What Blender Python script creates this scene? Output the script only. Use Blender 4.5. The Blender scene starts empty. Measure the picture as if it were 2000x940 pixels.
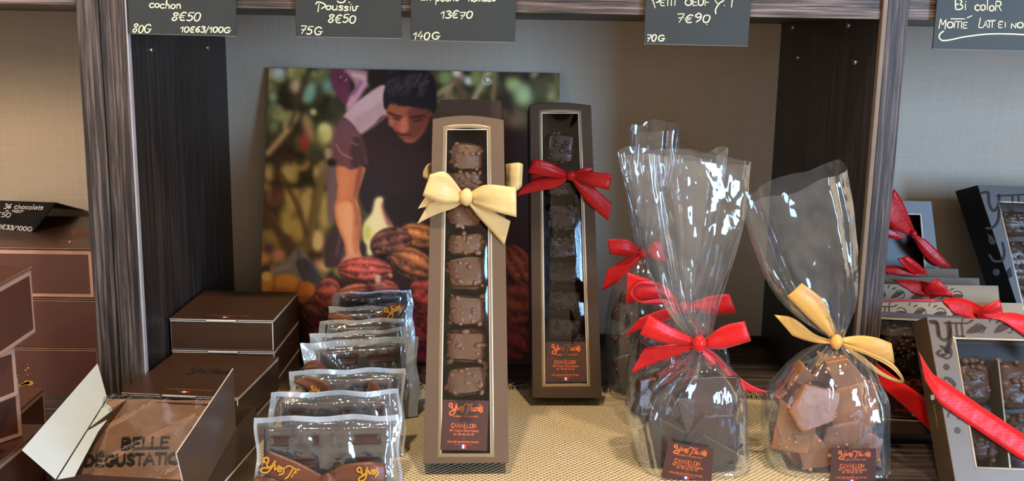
import bpy, bmesh, math, random
import numpy as np
from mathutils import Vector, Matrix, noise as mnoise

scene = bpy.context.scene
COL = scene.collection

# ------------------------------------------------------------------ camera
FPX, PITCH, ROLL, YAW, CD, CH = 2014.30, 0.194848, 0.0171952, 0.0138873, 1.0116449, 0.411939
cp_, sp_, cy_, sy_ = math.cos(PITCH), math.sin(PITCH), math.cos(YAW), math.sin(YAW)
CF = np.array([sy_*cp_, cy_*cp_, -sp_])
_r0 = np.array([cy_, -sy_, 0.0]); _u0 = np.cross(_r0, CF)
CR = math.cos(ROLL)*_r0 + math.sin(ROLL)*_u0
CU = -math.sin(ROLL)*_r0 + math.cos(ROLL)*_u0
CO = np.array([0.0, -CD, CH])
cam_data = bpy.data.cameras.new('camera'); cam_data.sensor_width = 36.0
cam_data.lens = FPX/2000*36.0; cam_data.clip_start = 0.02; cam_data.clip_end = 100
cam = bpy.data.objects.new('camera', cam_data); COL.objects.link(cam)
cam.matrix_world = Matrix(((CR[0], CU[0], -CF[0], CO[0]), (CR[1], CU[1], -CF[1], CO[1]),
                           (CR[2], CU[2], -CF[2], CO[2]), (0, 0, 0, 1)))
scene.camera = cam

# ------------------------------------------------------------------ light and exposure
scene.view_settings.view_transform = 'Standard'
scene.view_settings.look = 'None'
scene.view_settings.gamma = 1.0
scene.view_settings.use_curve_mapping = False
scene.view_settings.exposure = 0.0
scene.cycles.transparent_max_bounces = 40
scene.cycles.max_bounces = 10
scene.cycles.sample_clamp_indirect = 6.0

def srgb(r, g=None, b=None):
    if g is None: r, g, b = r
    f = lambda c: (c/255/12.92) if c/255 <= 0.04045 else ((c/255+0.055)/1.055)**2.4
    return (f(r), f(g), f(b))

world = bpy.data.worlds.new('shop_interior'); scene.world = world
world.use_nodes = True
wn, wl = world.node_tree.nodes, world.node_tree.links
wn.clear()
w_out = wn.new('ShaderNodeOutputWorld'); w_bg = wn.new('ShaderNodeBackground')
w_tc = wn.new('ShaderNodeTexCoord'); w_sep = wn.new('ShaderNodeSeparateXYZ')
w_ramp = wn.new('ShaderNodeValToRGB'); w_map = wn.new('ShaderNodeMapRange')
wl.new(w_tc.outputs['Generated'], w_sep.inputs[0])
wl.new(w_sep.outputs['Z'], w_map.inputs['Value'])
w_map.inputs['From Min'].default_value = -1; w_map.inputs['From Max'].default_value = 1
wl.new(w_map.outputs[0], w_ramp.inputs[0])
e = w_ramp.color_ramp.elements            # warm shop interior, brightest around eye level
e[0].position = 0.25; e[0].color = (0.10, 0.066, 0.04, 1)
e[1].position = 0.52; e[1].color = (0.62, 0.42, 0.255, 1)
k_ = e.new(0.78); k_.color = (0.22, 0.165, 0.115, 1)
wl.new(w_ramp.outputs[0], w_bg.inputs['Color']); w_bg.inputs['Strength'].default_value = 1.75
wl.new(w_bg.outputs[0], w_out.inputs[0])

def area(name, loc, target, sx, sy, power, col, spread=180):
    L = bpy.data.lights.new(name, 'AREA'); L.shape = 'RECTANGLE'; L.size = sx; L.size_y = sy
    L.energy = power; L.color = col; L.spread = math.radians(spread)
    o = bpy.data.objects.new(name, L); COL.objects.link(o); o.location = loc
    o.rotation_euler = (Vector(target)-Vector(loc)).to_track_quat('-Z', 'Y').to_euler()
    return o
# daylight through the shop window on the right, behind the viewer
area('shop_window_daylight', (2.35, -2.75, 0.62), (0.0, 0.36, 0.25), 0.75, 1.3, 128, (0.36, 0.63, 1.0))
# a second window further to the left, seen in the film reflections
area('entrance_daylight', (-2.3, -2.6, 1.1), (0.0, 0.1, 0.2), 1.2, 2.0, 26, (0.45, 0.70, 1.0))
area('left_bay_fill', (-1.25, -1.9, 0.98), (-0.72, 0.36, 0.24), 0.30, 0.55, 0.85, (1.0, 0.68, 0.42), 26)  # added fill with no known source, warms the left bay wall
# warm ceiling spots over the counter
for i, (lx, ly, lz, pw) in enumerate(((0.42, -0.93, 2.0, 25.0), (-0.28, -0.98, 2.05, 22.0))):
    area('ceiling_spot', (lx, ly, lz), (lx*0.4, 0.0, 0.1), 0.09, 0.09, pw, (1.0, 0.82, 0.60))
# ------------------------------------------------------------------ geometry helpers
def ray(px, py):
    return CF + CR*((px-1000)/FPX) - CU*((py-470)/FPX)
def hit(px, py, n, c):
    d = ray(px, py); n = np.asarray(n, float)
    return CO + d*((c - n@CO)/(n@d))
def Py(px, py, y):  return hit(px, py, (0, 1, 0), y)       # point of a vertical plane at depth y
def Pz(px, py, z):  return hit(px, py, (0, 0, 1), z)       # point of a horizontal plane at height z
def proj(p):
    d = np.asarray(p, float)-CO; z = d@CF
    return 1000+FPX*(d@CR)/z, 470-FPX*(d@CU)/z
def projN(p):
    d = p-CO; z = d@CF
    return 1000+FPX*(d@CR)/z, 470-FPX*(d@CU)/z

MW = {}
def thing(name, label, cat, M=None, loc=None, group=None):
    o = bpy.data.objects.new(name, None); COL.objects.link(o)
    o.empty_display_size = 0.02
    if M is None: M = Matrix.Translation(Vector(loc if loc is not None else (0, 0, 0)))
    o.matrix_world = M; MW[o.name] = M
    o['label'] = label; o['category'] = cat
    if group: o['group'] = group
    return o
def tag(o, label, cat, group=None):
    o['label'] = label; o['category'] = cat
    if group: o['group'] = group
    return o
def obj(name, verts, faces, mats, parent=None, smooth=False, fmat=None, local=False, solid=0):
    if not isinstance(mats, (list, tuple)): mats = [mats]
    V = np.asarray(verts, float)
    base = None
    if parent is not None:
        M = MW[parent.name]
        if not local:
            Mi = np.array(M.inverted()); V = V@Mi[:3, :3].T + Mi[:3, 3]
        elif False: pass
    me = bpy.data.meshes.new(name)
    me.from_pydata([tuple(v) for v in V], [], [tuple(f) for f in faces])
    for m in mats: me.materials.append(m)
    if fmat is not None: me.polygons.foreach_set('material_index', list(fmat))
    if smooth: me.polygons.foreach_set('use_smooth', [True]*len(me.polygons))
    me.update()
    o = bpy.data.objects.new(name, me); COL.objects.link(o)
    if parent is not None:
        o.parent = parent; MW[o.name] = MW[parent.name]
    else:
        c = V.mean(0) if len(V) else np.zeros(3); c[2] = V[:, 2].min()
        me.transform(Matrix.Translation(Vector(-c))); o.location = c
        MW[o.name] = Matrix.Translation(Vector(c))
    if solid:
        s = o.modifiers.new('thickness', 'SOLIDIFY'); s.thickness = solid; s.offset = 0
    return o
def frame_m(O, e1, e2, e3):
    return Matrix(((e1[0], e2[0], e3[0], O[0]), (e1[1], e2[1], e3[1], O[1]), (e1[2], e2[2], e3[2], O[2]), (0, 0, 0, 1)))
class Frame:
    """local x along the face, local z up the face, local y into the thing"""
    def __init__(s, O, yaw=0.0, tilt=0.0, e1=None):
        s.O = np.asarray(O, float)
        s.e1 = np.array([math.cos(yaw), math.sin(yaw), 0.0]) if e1 is None else np.asarray(e1, float)
        back = np.cross((0, 0, 1), s.e1)
        s.e2 = math.cos(tilt)*np.array([0, 0, 1.0]) + math.sin(tilt)*back
        s.d = math.cos(tilt)*back - math.sin(tilt)*np.array([0, 0, 1.0])
        s.M = frame_m(s.O, s.e1, s.d, s.e2)
    def w(s, x, y, z): return s.O + s.e1*x + s.d*y + s.e2*z
    def px(s, px, py, d=0.0):
        p = hit(px, py, s.d, s.d@s.O + d) - s.O
        return p@s.e1, p@s.e2
    def pw(s, px, py, d=0.0): return hit(px, py, s.d, s.d@s.O + d)
    def ws(s, A): A = np.asarray(A, float); return s.O + A[:, :1]*s.e1 + A[:, 1:2]*s.d + A[:, 2:3]*s.e2
def frame_px(bl, br, zb, tilt):
    a, b = Pz(*bl, zb), Pz(*br, zb); e1 = (b-a)/np.linalg.norm(b-a)
    return Frame((a+b)/2, tilt=tilt, e1=e1)

class MB:
    """collects simple solids into one mesh"""
    def __init__(s): s.v = []; s.f = []; s.m = []
    def add(s, V, F, mi=0):
        n = len(s.v); s.v += [tuple(v) for v in V]; s.f += [tuple(i+n for i in f) for f in F]
        s.m += (list(mi) if isinstance(mi, (list, tuple)) else [mi]*len(F)); return s
    def box(s, x0, x1, y0, y1, z0, z1, bev=0.0, mi=0, bmi=None, segs=2, T=None):
        V, F, K = box_mesh(x0, x1, y0, y1, z0, z1, bev, segs)
        if T is not None: V = T(np.array(V))
        return s.add(V, F, [bmi if (k and bmi is not None) else mi for k in K])
    def build(s, name, mats, parent=None, smooth=False, **k):
        return obj(name, s.v, s.f, mats, parent, smooth, s.m, **k)
def box_mesh(x0, x1, y0, y1, z0, z1, bev=0.0, segs=2):
    bm = bmesh.new(); bmesh.ops.create_cube(bm, size=1.0)
    for v in bm.verts:
        v.co = ((x0+x1)/2+v.co.x*(x1-x0), (y0+y1)/2+v.co.y*(y1-y0), (z0+z1)/2+v.co.z*(z1-z0))
    bm.faces.ensure_lookup_table()
    if bev > 0:
        r = bmesh.ops.bevel(bm, geom=bm.edges[:], offset=bev, segments=segs, affect='EDGES', profile=0.5)
        bf = set(f for f in r['faces'])
    else: bf = set()
    bm.verts.index_update()
    V = [tuple(v.co) for v in bm.verts]; F = [[v.index for v in f.verts] for f in bm.faces]
    K = [f in bf for f in bm.faces]; bm.free(); return V, F, K

def catmull(P, n):
    P = np.asarray(P, float)
    if len(P) == 2: return np.array([P[0]+(P[1]-P[0])*t for t in np.linspace(0, 1, n)])
    E = np.vstack([2*P[0]-P[1], P, 2*P[-1]-P[-2]]); out = []
    L = np.linspace(0, len(P)-1-1e-9, n)
    for u in L:
        i = int(u); t = u-i; p0, p1, p2, p3 = E[i:i+4]
        out.append(0.5*((2*p1)+(-p0+p2)*t+(2*p0-5*p1+4*p2-p3)*t*t+(-p0+3*p1-3*p2+p3)*t**3))
    return np.array(out)
def grid_faces(nu, nv, close_u=False):
    F = []
    for i in range(nu if close_u else nu-1):
        for j in range(nv-1):
            a = i*nv+j; b = ((i+1) % nu)*nv+j
            F.append((a, b, b+1, a+1))
    return F
def strip(mb, A, B, n=26, m=5, bulge=0.0, fold=0.0, seed=0, mi=0):
    """ribbon between two edge curves given in world points; bulge lifts its middle to the viewer"""
    a, b = catmull(A, n), catmull(B, n); V = []
    rs = random.Random(seed)
    ph = rs.random()*6
    for i in range(n):
        t = i/(n-1)
        for j in range(m):
            s = j/(m-1); p = a[i]*(1-s)+b[i]*s
            off = .42*bulge*math.sin(math.pi*s)+(fold+.0011)*math.sin(2*math.pi*s*1.3+ph)*(1-t)**1.5
            V.append(p+np.array([0, -off, 0.0]))
    mb.add(V, grid_faces(n, m), mi)
def pxs(L, y):   # (px,py,toward-viewer metres) -> world
    return [Py(q[0], q[1], y-(q[2] if len(q) > 2 else 0.0)) for q in L]

def stroke_mesh(mb, pts2, hw, to_world, mi=0, smooth=True):
    """flat pen stroke along 2-D points; to_world maps 2-D -> 3-D"""
    P = np.asarray(pts2, float)
    if len(P) == 1: P = np.vstack([P, P+[hw*0.6, 0]])
    if smooth and len(P) > 2: P = catmull(P, max(8, (len(P)-1)*5))
    d = np.gradient(P, axis=0); L = np.linalg.norm(d, axis=1, keepdims=True); L[L < 1e-12] = 1; d /= L
    nrm = np.stack([-d[:, 1], d[:, 0]], 1)
    w = np.full((len(P), 1), hw); w[0] *= 0.75; w[-1] *= 0.6
    P = P.copy(); P[0] -= d[0]*hw*0.6; P[-1] += d[-1]*hw*0.6
    V = []
    for i in range(len(P)):
        V.append(to_world(*(P[i]+nrm[i]*w[i]))); V.append(to_world(*(P[i]-nrm[i]*w[i])))
    F = [(2*i, 2*i+1, 2*i+3, 2*i+2) for i in range(len(P)-1)]
    mb.add(V, F, mi)

# single-stroke alphabet, cell height 1, y up; (advance, strokes)
G = {
 'A': (.85, [[(0, 0), (.36, 1), (.72, 0)], [(.14, .36), (.58, .36)]]),
 'B': (.75, [[(.05, 0), (.05, 1), (.4, .98), (.55, .78), (.4, .55), (.08, .53)], [(.3, .54), (.6, .4), (.58, .12), (.35, 0), (.0, .02)]]),
 'C': (.8, [[(.68, .82), (.45, 1), (.15, .85), (.04, .5), (.15, .14), (.45, 0), (.7, .16)]]),
 'D': (.82, [[(.05, 0), (.05, 1)], [(.05, 1), (.45, .93), (.68, .5), (.45, .06), (.05, 0)]]),
 'E': (.68, [[(.55, 1), (.05, 1)], [(.05, 1), (.05, 0)], [(.05, 0), (.57, 0)], [(.05, .52), (.46, .52)]]),
 'F': (.65, [[(.58, 1), (.05, 1)], [(.05, 1), (.05, 0)], [(.05, .52), (.46, .52)]]),
 'G': (.85, [[(.66, .84), (.42, 1), (.14, .84), (.04, .45), (.16, .1), (.42, 0), (.64, .16), (.66, .44)], [(.42, .44), (.8, .44)]]),
 'H': (.8, [[(.05, 0), (.05, 1)], [(.65, 0), (.65, 1)], [(.05, .5), (.65, .5)]]),
 'I': (.28, [[(.1, 0), (.1, 1)]]),
 'L': (.62, [[(.05, 1), (.05, 0)], [(.05, 0), (.55, 0)]]),
 'M': (.95, [[(.05, 0), (.08, 1)], [(.08, 1), (.42, .35)], [(.42, .35), (.76, 1)], [(.76, 1), (.8, 0)]]),
 'N': (.82, [[(.05, 0), (.05, 1)], [(.05, 1), (.65, 0)], [(.65, 0), (.65, 1)]]),
 'O': (.9, [[(.42, 1), (.14, .85), (.04, .5), (.14, .14), (.42, 0), (.7, .14), (.8, .5), (.7, .85), (.42, 1)]]),
 'P': (.7, [[(.05, 0), (.05, 1)], [(.05, 1), (.45, .97), (.58, .74), (.42, .48), (.05, .46)]]),
 'R': (.75, [[(.05, 0), (.05, 1)], [(.05, 1), (.45, .97), (.57, .75), (.42, .52), (.05, .5)], [(.3, .5), (.62, 0)]]),
 'S': (.68, [[(.56, .84), (.32, 1), (.08, .82), (.16, .58), (.45, .44), (.56, .2), (.32, 0), (.04, .15)]]),
 'T': (.68, [[(.0, 1), (.62, 1)], [(.31, 1), (.31, 0)]]),
 'U': (.8, [[(.05, 1), (.05, .3), (.2, .03), (.45, .03), (.62, .3), (.62, 1)]]),
 'V': (.78, [[(.0, 1), (.33, 0)], [(.33, 0), (.66, 1)]]),
 'Y': (.75, [[(.0, 1), (.3, .48)], [(.66, 1), (.3, .48), (.12, -.2), (.2, -.42)]]),
 'c': (.55, [[(.46, .5), (.28, .6), (.06, .42), (.06, .15), (.25, 0), (.48, .1)]]),
 'o': (.58, [[(.26, .6), (.06, .42), (.08, .1), (.28, 0), (.46, .18), (.44, .48), (.26, .6)]]),
 'h': (.58, [[(.08, 1.05), (.08, 0)], [(.08, .35), (.25, .58), (.42, .45), (.44, 0)]]),
 'n': (.58, [[(.06, .6), (.08, 0)], [(.08, .4), (.26, .6), (.42, .45), (.44, 0)]]),
 'u': (.6, [[(.06, .6), (.06, .15), (.24, 0), (.44, .2)], [(.44, .6), (.46, 0)]]),
 's': (.5, [[(.4, .5), (.2, .6), (.06, .46), (.36, .22), (.26, .02), (.02, .06)]]),
 'i': (.26, [[(.1, .6), (.1, 0)], [(.12, .85)]]),
 'v': (.6, [[(.04, .58), (.08, .1), (.22, 0), (.38, .2), (.36, .55), (.56, .6)]]),
 'p': (.6, [[(.06, .6), (.08, -.45)], [(.08, .42), (.28, .6), (.48, .4), (.34, .05), (.1, .08)]]),
 'e': (.55, [[(.08, .3), (.44, .34), (.3, .6), (.08, .44), (.08, .12), (.28, 0), (.48, .12)]]),
 'd': (.6, [[(.44, 1), (.46, 0)], [(.44, .45), (.22, .58), (.04, .3), (.18, .02), (.44, .16)]]),
 'a': (.6, [[(.44, .5), (.22, .58), (.04, .3), (.18, .02), (.42, .2), (.46, .58)], [(.46, .58), (.5, 0)]]),
 'm': (.85, [[(.06, .6), (.06, 0)], [(.06, .4), (.2, .6), (.34, .4), (.34, 0)], [(.34, .4), (.5, .6), (.66, .4), (.68, 0)]]),
 'r': (.45, [[(.06, .6), (.08, 0)], [(.08, .35), (.22, .58), (.42, .56)]]),
 't': (.45, [[(.18, .95), (.18, .08), (.36, .02)], [(.0, .62), (.4, .62)]]),
 'l': (.28, [[(.1, 1.05), (.1, 0)]]),
 'f': (.45, [[(.42, .95), (.24, 1), (.16, .8), (.16, -.3)], [(.0, .58), (.36, .58)]]),
 '0': (.66, [[(.3, 1), (.08, .78), (.06, .25), (.26, 0), (.48, .2), (.52, .75), (.3, 1)]]),
 '1': (.42, [[(.0, .68), (.26, 1)], [(.26, 1), (.24, 0)]]),
 '2': (.6, [[(.04, .8), (.25, 1), (.48, .8), (.04, .02)], [(.04, .02), (.52, .02)]]),
 '3': (.6, [[(.06, .9), (.3, 1), (.46, .8), (.2, .55)], [(.2, .55), (.5, .35), (.36, .02), (.02, .06)]]),
 '4': (.65, [[(.3, 1), (.04, .35), (.55, .38)], [(.42, .62), (.38, 0)]]),
 '5': (.6, [[(.52, 1), (.16, .98)], [(.16, .98), (.1, .58), (.36, .6), (.48, .3), (.3, .02), (.02, .08)]]),
 '6': (.62, [[(.46, .98), (.16, .7), (.06, .28), (.26, 0), (.48, .2), (.36, .46), (.1, .32)]]),
 '7': (.62, [[(.02, .96), (.52, 1)], [(.52, 1), (.2, 0)], [(.12, .5), (.48, .54)]]),
 '8': (.64, [[(.52, .88), (.28, 1), (.1, .82), (.28, .56), (.46, .25), (.26, 0), (.06, .2), (.28, .52), (.5, .82)]]),
 '9': (.64, [[(.5, .68), (.28, .52), (.08, .72), (.28, 1), (.5, .8), (.48, .35), (.2, 0)]]),
 'E!': (.66, []), '/': (.4, [[(.0, -.12), (.3, 1.05)]]), "'": (.25, [[(.1, 1.1), (.08, .75)]]),
 '.': (.25, [[(.06, .03)]]), '+': (.6, [[(.05, .35), (.5, .35)], [(.28, .6), (.28, .1)]]), '-': (.5, [[(.05, .4), (.42, .4)]]), ' ': (.45, []),
 '\u20ac': (.68, [[(.56, .9), (.34, 1), (.12, .75), (.08, .4), (.2, .06), (.52, .06)], [(.0, .58), (.44, .62)], [(.0, .36), (.38, .4)]]),
 '\u00c9': (.68, [[(.55, 1), (.05, 1)], [(.05, 1), (.05, 0)], [(.05, 0), (.57, 0)], [(.05, .52), (.46, .52)], [(.2, 1.18), (.45, 1.38)]]),
}
G['E!'] = G['E']
def text_px(mb, s, p0, p1, h, pen, plane, slant=0.0, mi=0, jitter=0.0, seed=1, smooth=True):
    """write s along the pixel baseline p0 -> p1 with cap height h px; plane(px,py) -> world"""
    adv = sum(G[c][0] for c in s); p0 = np.array(p0, float); p1 = np.array(p1, float)
    bl = p1-p0; L = np.linalg.norm(bl); ux = bl/L; up = np.array([ux[1], -ux[0]])
    k = L/adv; x = 0.0; rs = random.Random(seed)
    for c in s:
        a, S = G[c]; jy = (rs.random()-.5)*jitter; js = 1+(rs.random()-.5)*jitter
        for st in S:
            pts = [p0+ux*(x+q[0]*k+slant*q[1]*h)+up*((q[1]*js+jy)*h) for q in st]
            stroke_mesh(mb, pts, pen, plane, mi, smooth=smooth and len(pts) > 3)
        x += a*k
LOGO = [  # the script wordmark, drawn in a 105 x 34 cell, y down
 [(9, 12), (5, 11), (3, 6), (8, 2), (12, 6), (12, 15), (16, 18), (21, 14), (24, 3)],
 [(25, 3), (23, 15), (18, 27), (9, 31), (4, 27), (9, 22), (19, 19)],
 [(27, 10), (29, 19), (34, 10), (33, 9)], [(35, 16), (40, 13), (39, 10), (35, 12), (35, 18), (39, 19), (42, 16)],
 [(47, 9), (43, 11), (46, 15), (46, 20), (40, 25)],
 [(47, 9), (50, 4), (56, 3), (66, 5), (74, 3)], [(61, 5), (59, 14), (57, 23), (53, 28)],
 [(69, 3), (66, 12), (64, 21)], [(65, 16), (69, 11), (71, 13), (69, 20), (72, 20)],
 [(75, 11), (73, 18), (76, 20), (80, 12)], [(80, 11), (79, 19), (81, 20)],
 [(84, 11), (82, 20)], [(83, 14), (86, 11), (88, 12)], [(90, 11), (88, 19), (90, 20)], [(91, 6)],
 [(93, 16), (97, 13), (96, 10), (93, 12), (92, 18), (95, 20), (98, 17)], [(94, 4), (97, 7)],
 [(103, 9), (99, 11), (102, 16), (101, 21), (96, 24)]]
def logo_px(mb, tl, tr, hh, pen, plane, mi=0):
    tl = np.array(tl, float); tr = np.array(tr, float); u = (tr-tl)/104.0; v = np.array([-u[1], u[0]])
    v = v/np.linalg.norm(v)*hh/32.0
    for st in LOGO:
        stroke_mesh(mb, [tl+u*q[0]+v*q[1] for q in st], pen*(1.25 if len(st) > 5 else 1.0), plane, mi)
def quad_px(mb, pts, plane, mi=0):
    mb.add([plane(*p) for p in pts], [tuple(range(len(pts)))], mi)

def lp(kt, mt, et, kb, mb_, eb, dep=.016, ins=.16):
    """ribbon loop: out from the knot along the front, over the outer fold and back behind itself (pixel corners)"""
    def side(k, m_, e_, o):
        k, m_, e_, o = [np.array(q, float) for q in (k, m_, e_, o)]
        n_ = e_+(o-e_)*.03; bm_ = m_+(o-m_)*ins; bk = k+(o-k)*ins
        return [(*k, dep*.45), (*m_, dep*.9), (*e_, dep), (*(e_+(e_-m_)*.035), dep*.72), (*n_, dep*.42), (*bm_, dep*.2), (*bk, dep*.12)]
    return (side(kt, mt, et, kb), side(kb, mb_, eb, kt), .0014)
# ------------------------------------------------------------------ materials
def new_mat(name):
    m = bpy.data.materials.new(name); m.use_nodes = True
    nt = m.node_tree; b = nt.nodes['Principled BSDF']
    return m, nt.nodes, nt.links, b
def ramp(nodes, stops):
    r = nodes.new('ShaderNodeValToRGB'); el = r.color_ramp.elements
    while len(el) > 2: el.remove(el[-1])
    for i, (p, c) in enumerate(stops):
        if i < 2: el[i].position = p
        else: el.new(p)
        el[i].color = (*c, 1)
    return r
def mapping(nodes, links, scale, coord='Object', rot=(0, 0, 0)):
    tc = nodes.new('ShaderNodeTexCoord'); mp = nodes.new('ShaderNodeMapping')
    links.new(tc.outputs[coord], mp.inputs[0]); mp.inputs['Scale'].default_value = scale
    mp.inputs['Rotation'].default_value = rot
    return mp
def simple(name, col, rough=0.5, metal=0.0, var=0.12, vscale=40, bump=0.0, bscale=200, spec=0.5, coat=0.0, sheen=0.0):
    m, N, L, b = new_mat(name)
    mp = mapping(N, L, (1, 1, 1)); nz = N.new('ShaderNodeTexNoise'); L.new(mp.outputs[0], nz.inputs[0])
    nz.inputs['Scale'].default_value = vscale; nz.inputs['Detail'].default_value = 4
    c = np.array(col); r = ramp(N, [(0.3, tuple(c*(1-var))), (0.7, tuple(np.minimum(c*(1+var), 1)))])
    L.new(nz.outputs[0], r.inputs[0]); L.new(r.outputs[0], b.inputs['Base Color'])
    b.inputs['Roughness'].default_value = rough; b.inputs['Metallic'].default_value = metal
    b.inputs['Specular IOR Level'].default_value = spec; b.inputs['Coat Weight'].default_value = coat
    b.inputs['Sheen Weight'].default_value = sheen
    if bump:
        n2 = N.new('ShaderNodeTexNoise'); L.new(mp.outputs[0], n2.inputs[0]); n2.inputs['Scale'].default_value = bscale
        n2.inputs['Detail'].default_value = 5
        bp = N.new('ShaderNodeBump'); bp.inputs['Strength'].default_value = bump; bp.inputs['Distance'].default_value = 0.002
        L.new(n2.outputs[0], bp.inputs['Height']); L.new(bp.outputs[0], b.inputs['Normal'])
    return m
def wood(name, stops, axis, fine=260, rough=0.5, bump=0.35):
    """streaky laminate: noise stretched along the grain axis (0 x, 1 y, 2 z)"""
    m, N, L, b = new_mat(name)
    sc = [fine, fine, fine]; sc[axis] = fine/45
    mp = mapping(N, L, tuple(sc)); n1 = N.new('ShaderNodeTexNoise'); L.new(mp.outputs[0], n1.inputs[0])
    n1.inputs['Scale'].default_value = 1.0; n1.inputs['Detail'].default_value = 5; n1.inputs['Roughness'].default_value = 0.65
    n1.inputs['Distortion'].default_value = 0.6
    sc2 = [fine/6]*3; sc2[axis] = fine/60
    mp2 = mapping(N, L, tuple(sc2)); n2 = N.new('ShaderNodeTexNoise'); L.new(mp2.outputs[0], n2.inputs[0])
    n2.inputs['Scale'].default_value = 1.0; n2.inputs['Detail'].default_value = 3
    ad = N.new('ShaderNodeMath'); ad.operation = 'MULTIPLY_ADD'; L.new(n2.outputs[0], ad.inputs[0])
    ad.inputs[1].default_value = 0.35; L.new(n1.outputs[0], ad.inputs[2])
    sb = N.new('ShaderNodeMath'); sb.operation = 'SUBTRACT'; L.new(ad.outputs[0], sb.inputs[0]); sb.inputs[1].default_value = 0.175
    r = ramp(N, stops); L.new(sb.outputs[0], r.inputs[0]); L.new(r.outputs[0], b.inputs['Base Color'])
    b.inputs['Roughness'].default_value = rough
    bp = N.new('ShaderNodeBump'); bp.inputs['Strength'].default_value = bump; bp.inputs['Distance'].default_value = 0.001
    L.new(sb.outputs[0], bp.inputs['Height']); L.new(bp.outputs[0], b.inputs['Normal'])
    return m
M = {}
M['post_wood'] = wood('streaky_brown_oak', [(0.38, srgb(22, 17, 15)), (0.48, srgb(52, 41, 36)), (0.56, srgb(78, 66, 60)), (0.66, srgb(110, 97, 90))], 2, 420)
M['rail_wood'] = wood('streaky_brown_oak_rail', [(0.38, srgb(30, 23, 21)), (0.48, srgb(74, 60, 54)), (0.56, srgb(104, 90, 82)), (0.66, srgb(146, 130, 120))], 0, 420)
M['panel_wood'] = wood('dark_oak_panel', [(0.35, srgb(16, 13, 13)), (0.5, srgb(40, 35, 34)), (0.68, srgb(68, 60, 57))], 2, 330, 0.42)
M['table_wood'] = wood('dark_oak_shelf', [(0.35, srgb(34, 27, 24)), (0.5, srgb(70, 58, 51)), (0.7, srgb(108, 93, 82))], 0, 260, 0.45)
M['edge_strip'] = simple('pale_edge_band', srgb(176, 170, 170), 0.4)
M['edge_brown'] = simple('brown_edge_band', srgb(120, 100, 80), 0.4)
M['metal_pin'] = simple('shelf_pin_metal', srgb(190, 188, 185), 0.3, 1.0)
M['foot_strip'] = simple('black_foot_strip', srgb(24, 20, 19), 0.6)
# linen covered wall panel
m, N, L, b = new_mat('grey_linen_wall')
acc = None
for sc in ((1100, 1100, 22), (26, 26, 1100)):
    mp = mapping(N, L, sc); nz = N.new('ShaderNodeTexNoise'); L.new(mp.outputs[0], nz.inputs[0])
    nz.inputs['Scale'].default_value = 1; nz.inputs['Detail'].default_value = 3
    if acc is None: acc = nz
    else:
        ad = N.new('ShaderNodeMath'); ad.operation = 'ADD'; L.new(acc.outputs[0], ad.inputs[0]); L.new(nz.outputs[0], ad.inputs[1])
mr = N.new('ShaderNodeMath'); mr.operation = 'MULTIPLY'; mr.inputs[1].default_value = 0.5; L.new(ad.outputs[0], mr.inputs[0])
r = ramp(N, [(0.30, srgb(182, 172, 154)), (0.70, srgb(200, 190, 172))]); L.new(mr.outputs[0], r.inputs[0])
L.new(r.outputs[0], b.inputs['Base Color']); b.inputs['Roughness'].default_value = 0.75
bp = N.new('ShaderNodeBump'); bp.inputs['Strength'].default_value = 0.12; bp.inputs['Distance'].default_value = 0.0005
L.new(mr.outputs[0], bp.inputs['Height']); L.new(bp.outputs[0], b.inputs['Normal'])
M['wall'] = m
# woven burlap
m, N, L, b = new_mat('woven_burlap')
mp = mapping(N, L, (1, 1, 1)); wob = N.new('ShaderNodeTexNoise'); L.new(mp.outputs[0], wob.inputs[0]); wob.inputs['Scale'].default_value = 55; wob.inputs['Detail'].default_value = 3
mixv = N.new('ShaderNodeVectorMath'); mixv.operation = 'MULTIPLY_ADD'; L.new(wob.outputs['Color'], mixv.inputs[0]); mixv.inputs[1].default_value = (0.0018, 0.0018, 0); L.new(mp.outputs[0], mixv.inputs[2])
sp = N.new('ShaderNodeSeparateXYZ'); L.new(mixv.outputs[0], sp.inputs[0])
def sine(sock, period, ph=0.0):
    a = N.new('ShaderNodeMath'); a.operation = 'MULTIPLY_ADD'; a.inputs[1].default_value = math.pi/period; a.inputs[2].default_value = ph; L.new(sock, a.inputs[0])
    s = N.new('ShaderNodeMath'); s.operation = 'SINE'; L.new(a.outputs[0], s.inputs[0]); return s
sx, sy = sine(sp.outputs[0], 0.0031), sine(sp.outputs[1], 0.0031)
mul = N.new('ShaderNodeMath'); mul.operation = 'MULTIPLY'; L.new(sx.outputs[0], mul.inputs[0]); L.new(sy.outputs[0], mul.inputs[1])
ab = N.new('ShaderNodeMath'); ab.operation = 'MULTIPLY_ADD'; L.new(mul.outputs[0], ab.inputs[0]); ab.inputs[1].default_value = 0.5; ab.inputs[2].default_value = 0.5
fz = N.new('ShaderNodeTexNoise'); L.new(mp.outputs[0], fz.inputs[0]); fz.inputs['Scale'].default_value = 420; fz.inputs['Detail'].default_value = 3
hh = N.new('ShaderNodeMath'); hh.operation = 'MULTIPLY_ADD'; L.new(fz.outputs[0], hh.inputs[0]); hh.inputs[1].default_value = 0.4; L.new(ab.outputs[0], hh.inputs[2])
r = ramp(N, [(0.22, srgb(120, 98, 66)), (0.5, srgb(196, 172, 128)), (0.95, srgb(232, 214, 176))]); L.new(hh.outputs[0], r.inputs[0])
L.new(r.outputs[0], b.inputs['Base Color']); b.inputs['Roughness'].default_value = 0.9; b.inputs['Specular IOR Level'].default_value = 0.15
bp = N.new('ShaderNodeBump'); bp.inputs['Strength'].default_value = 0.9; bp.inputs['Distance'].default_value = 0.0016
L.new(hh.outputs[0], bp.inputs['Height']); L.new(bp.outputs[0], b.inputs['Normal'])
M['burlap'] = m
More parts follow.
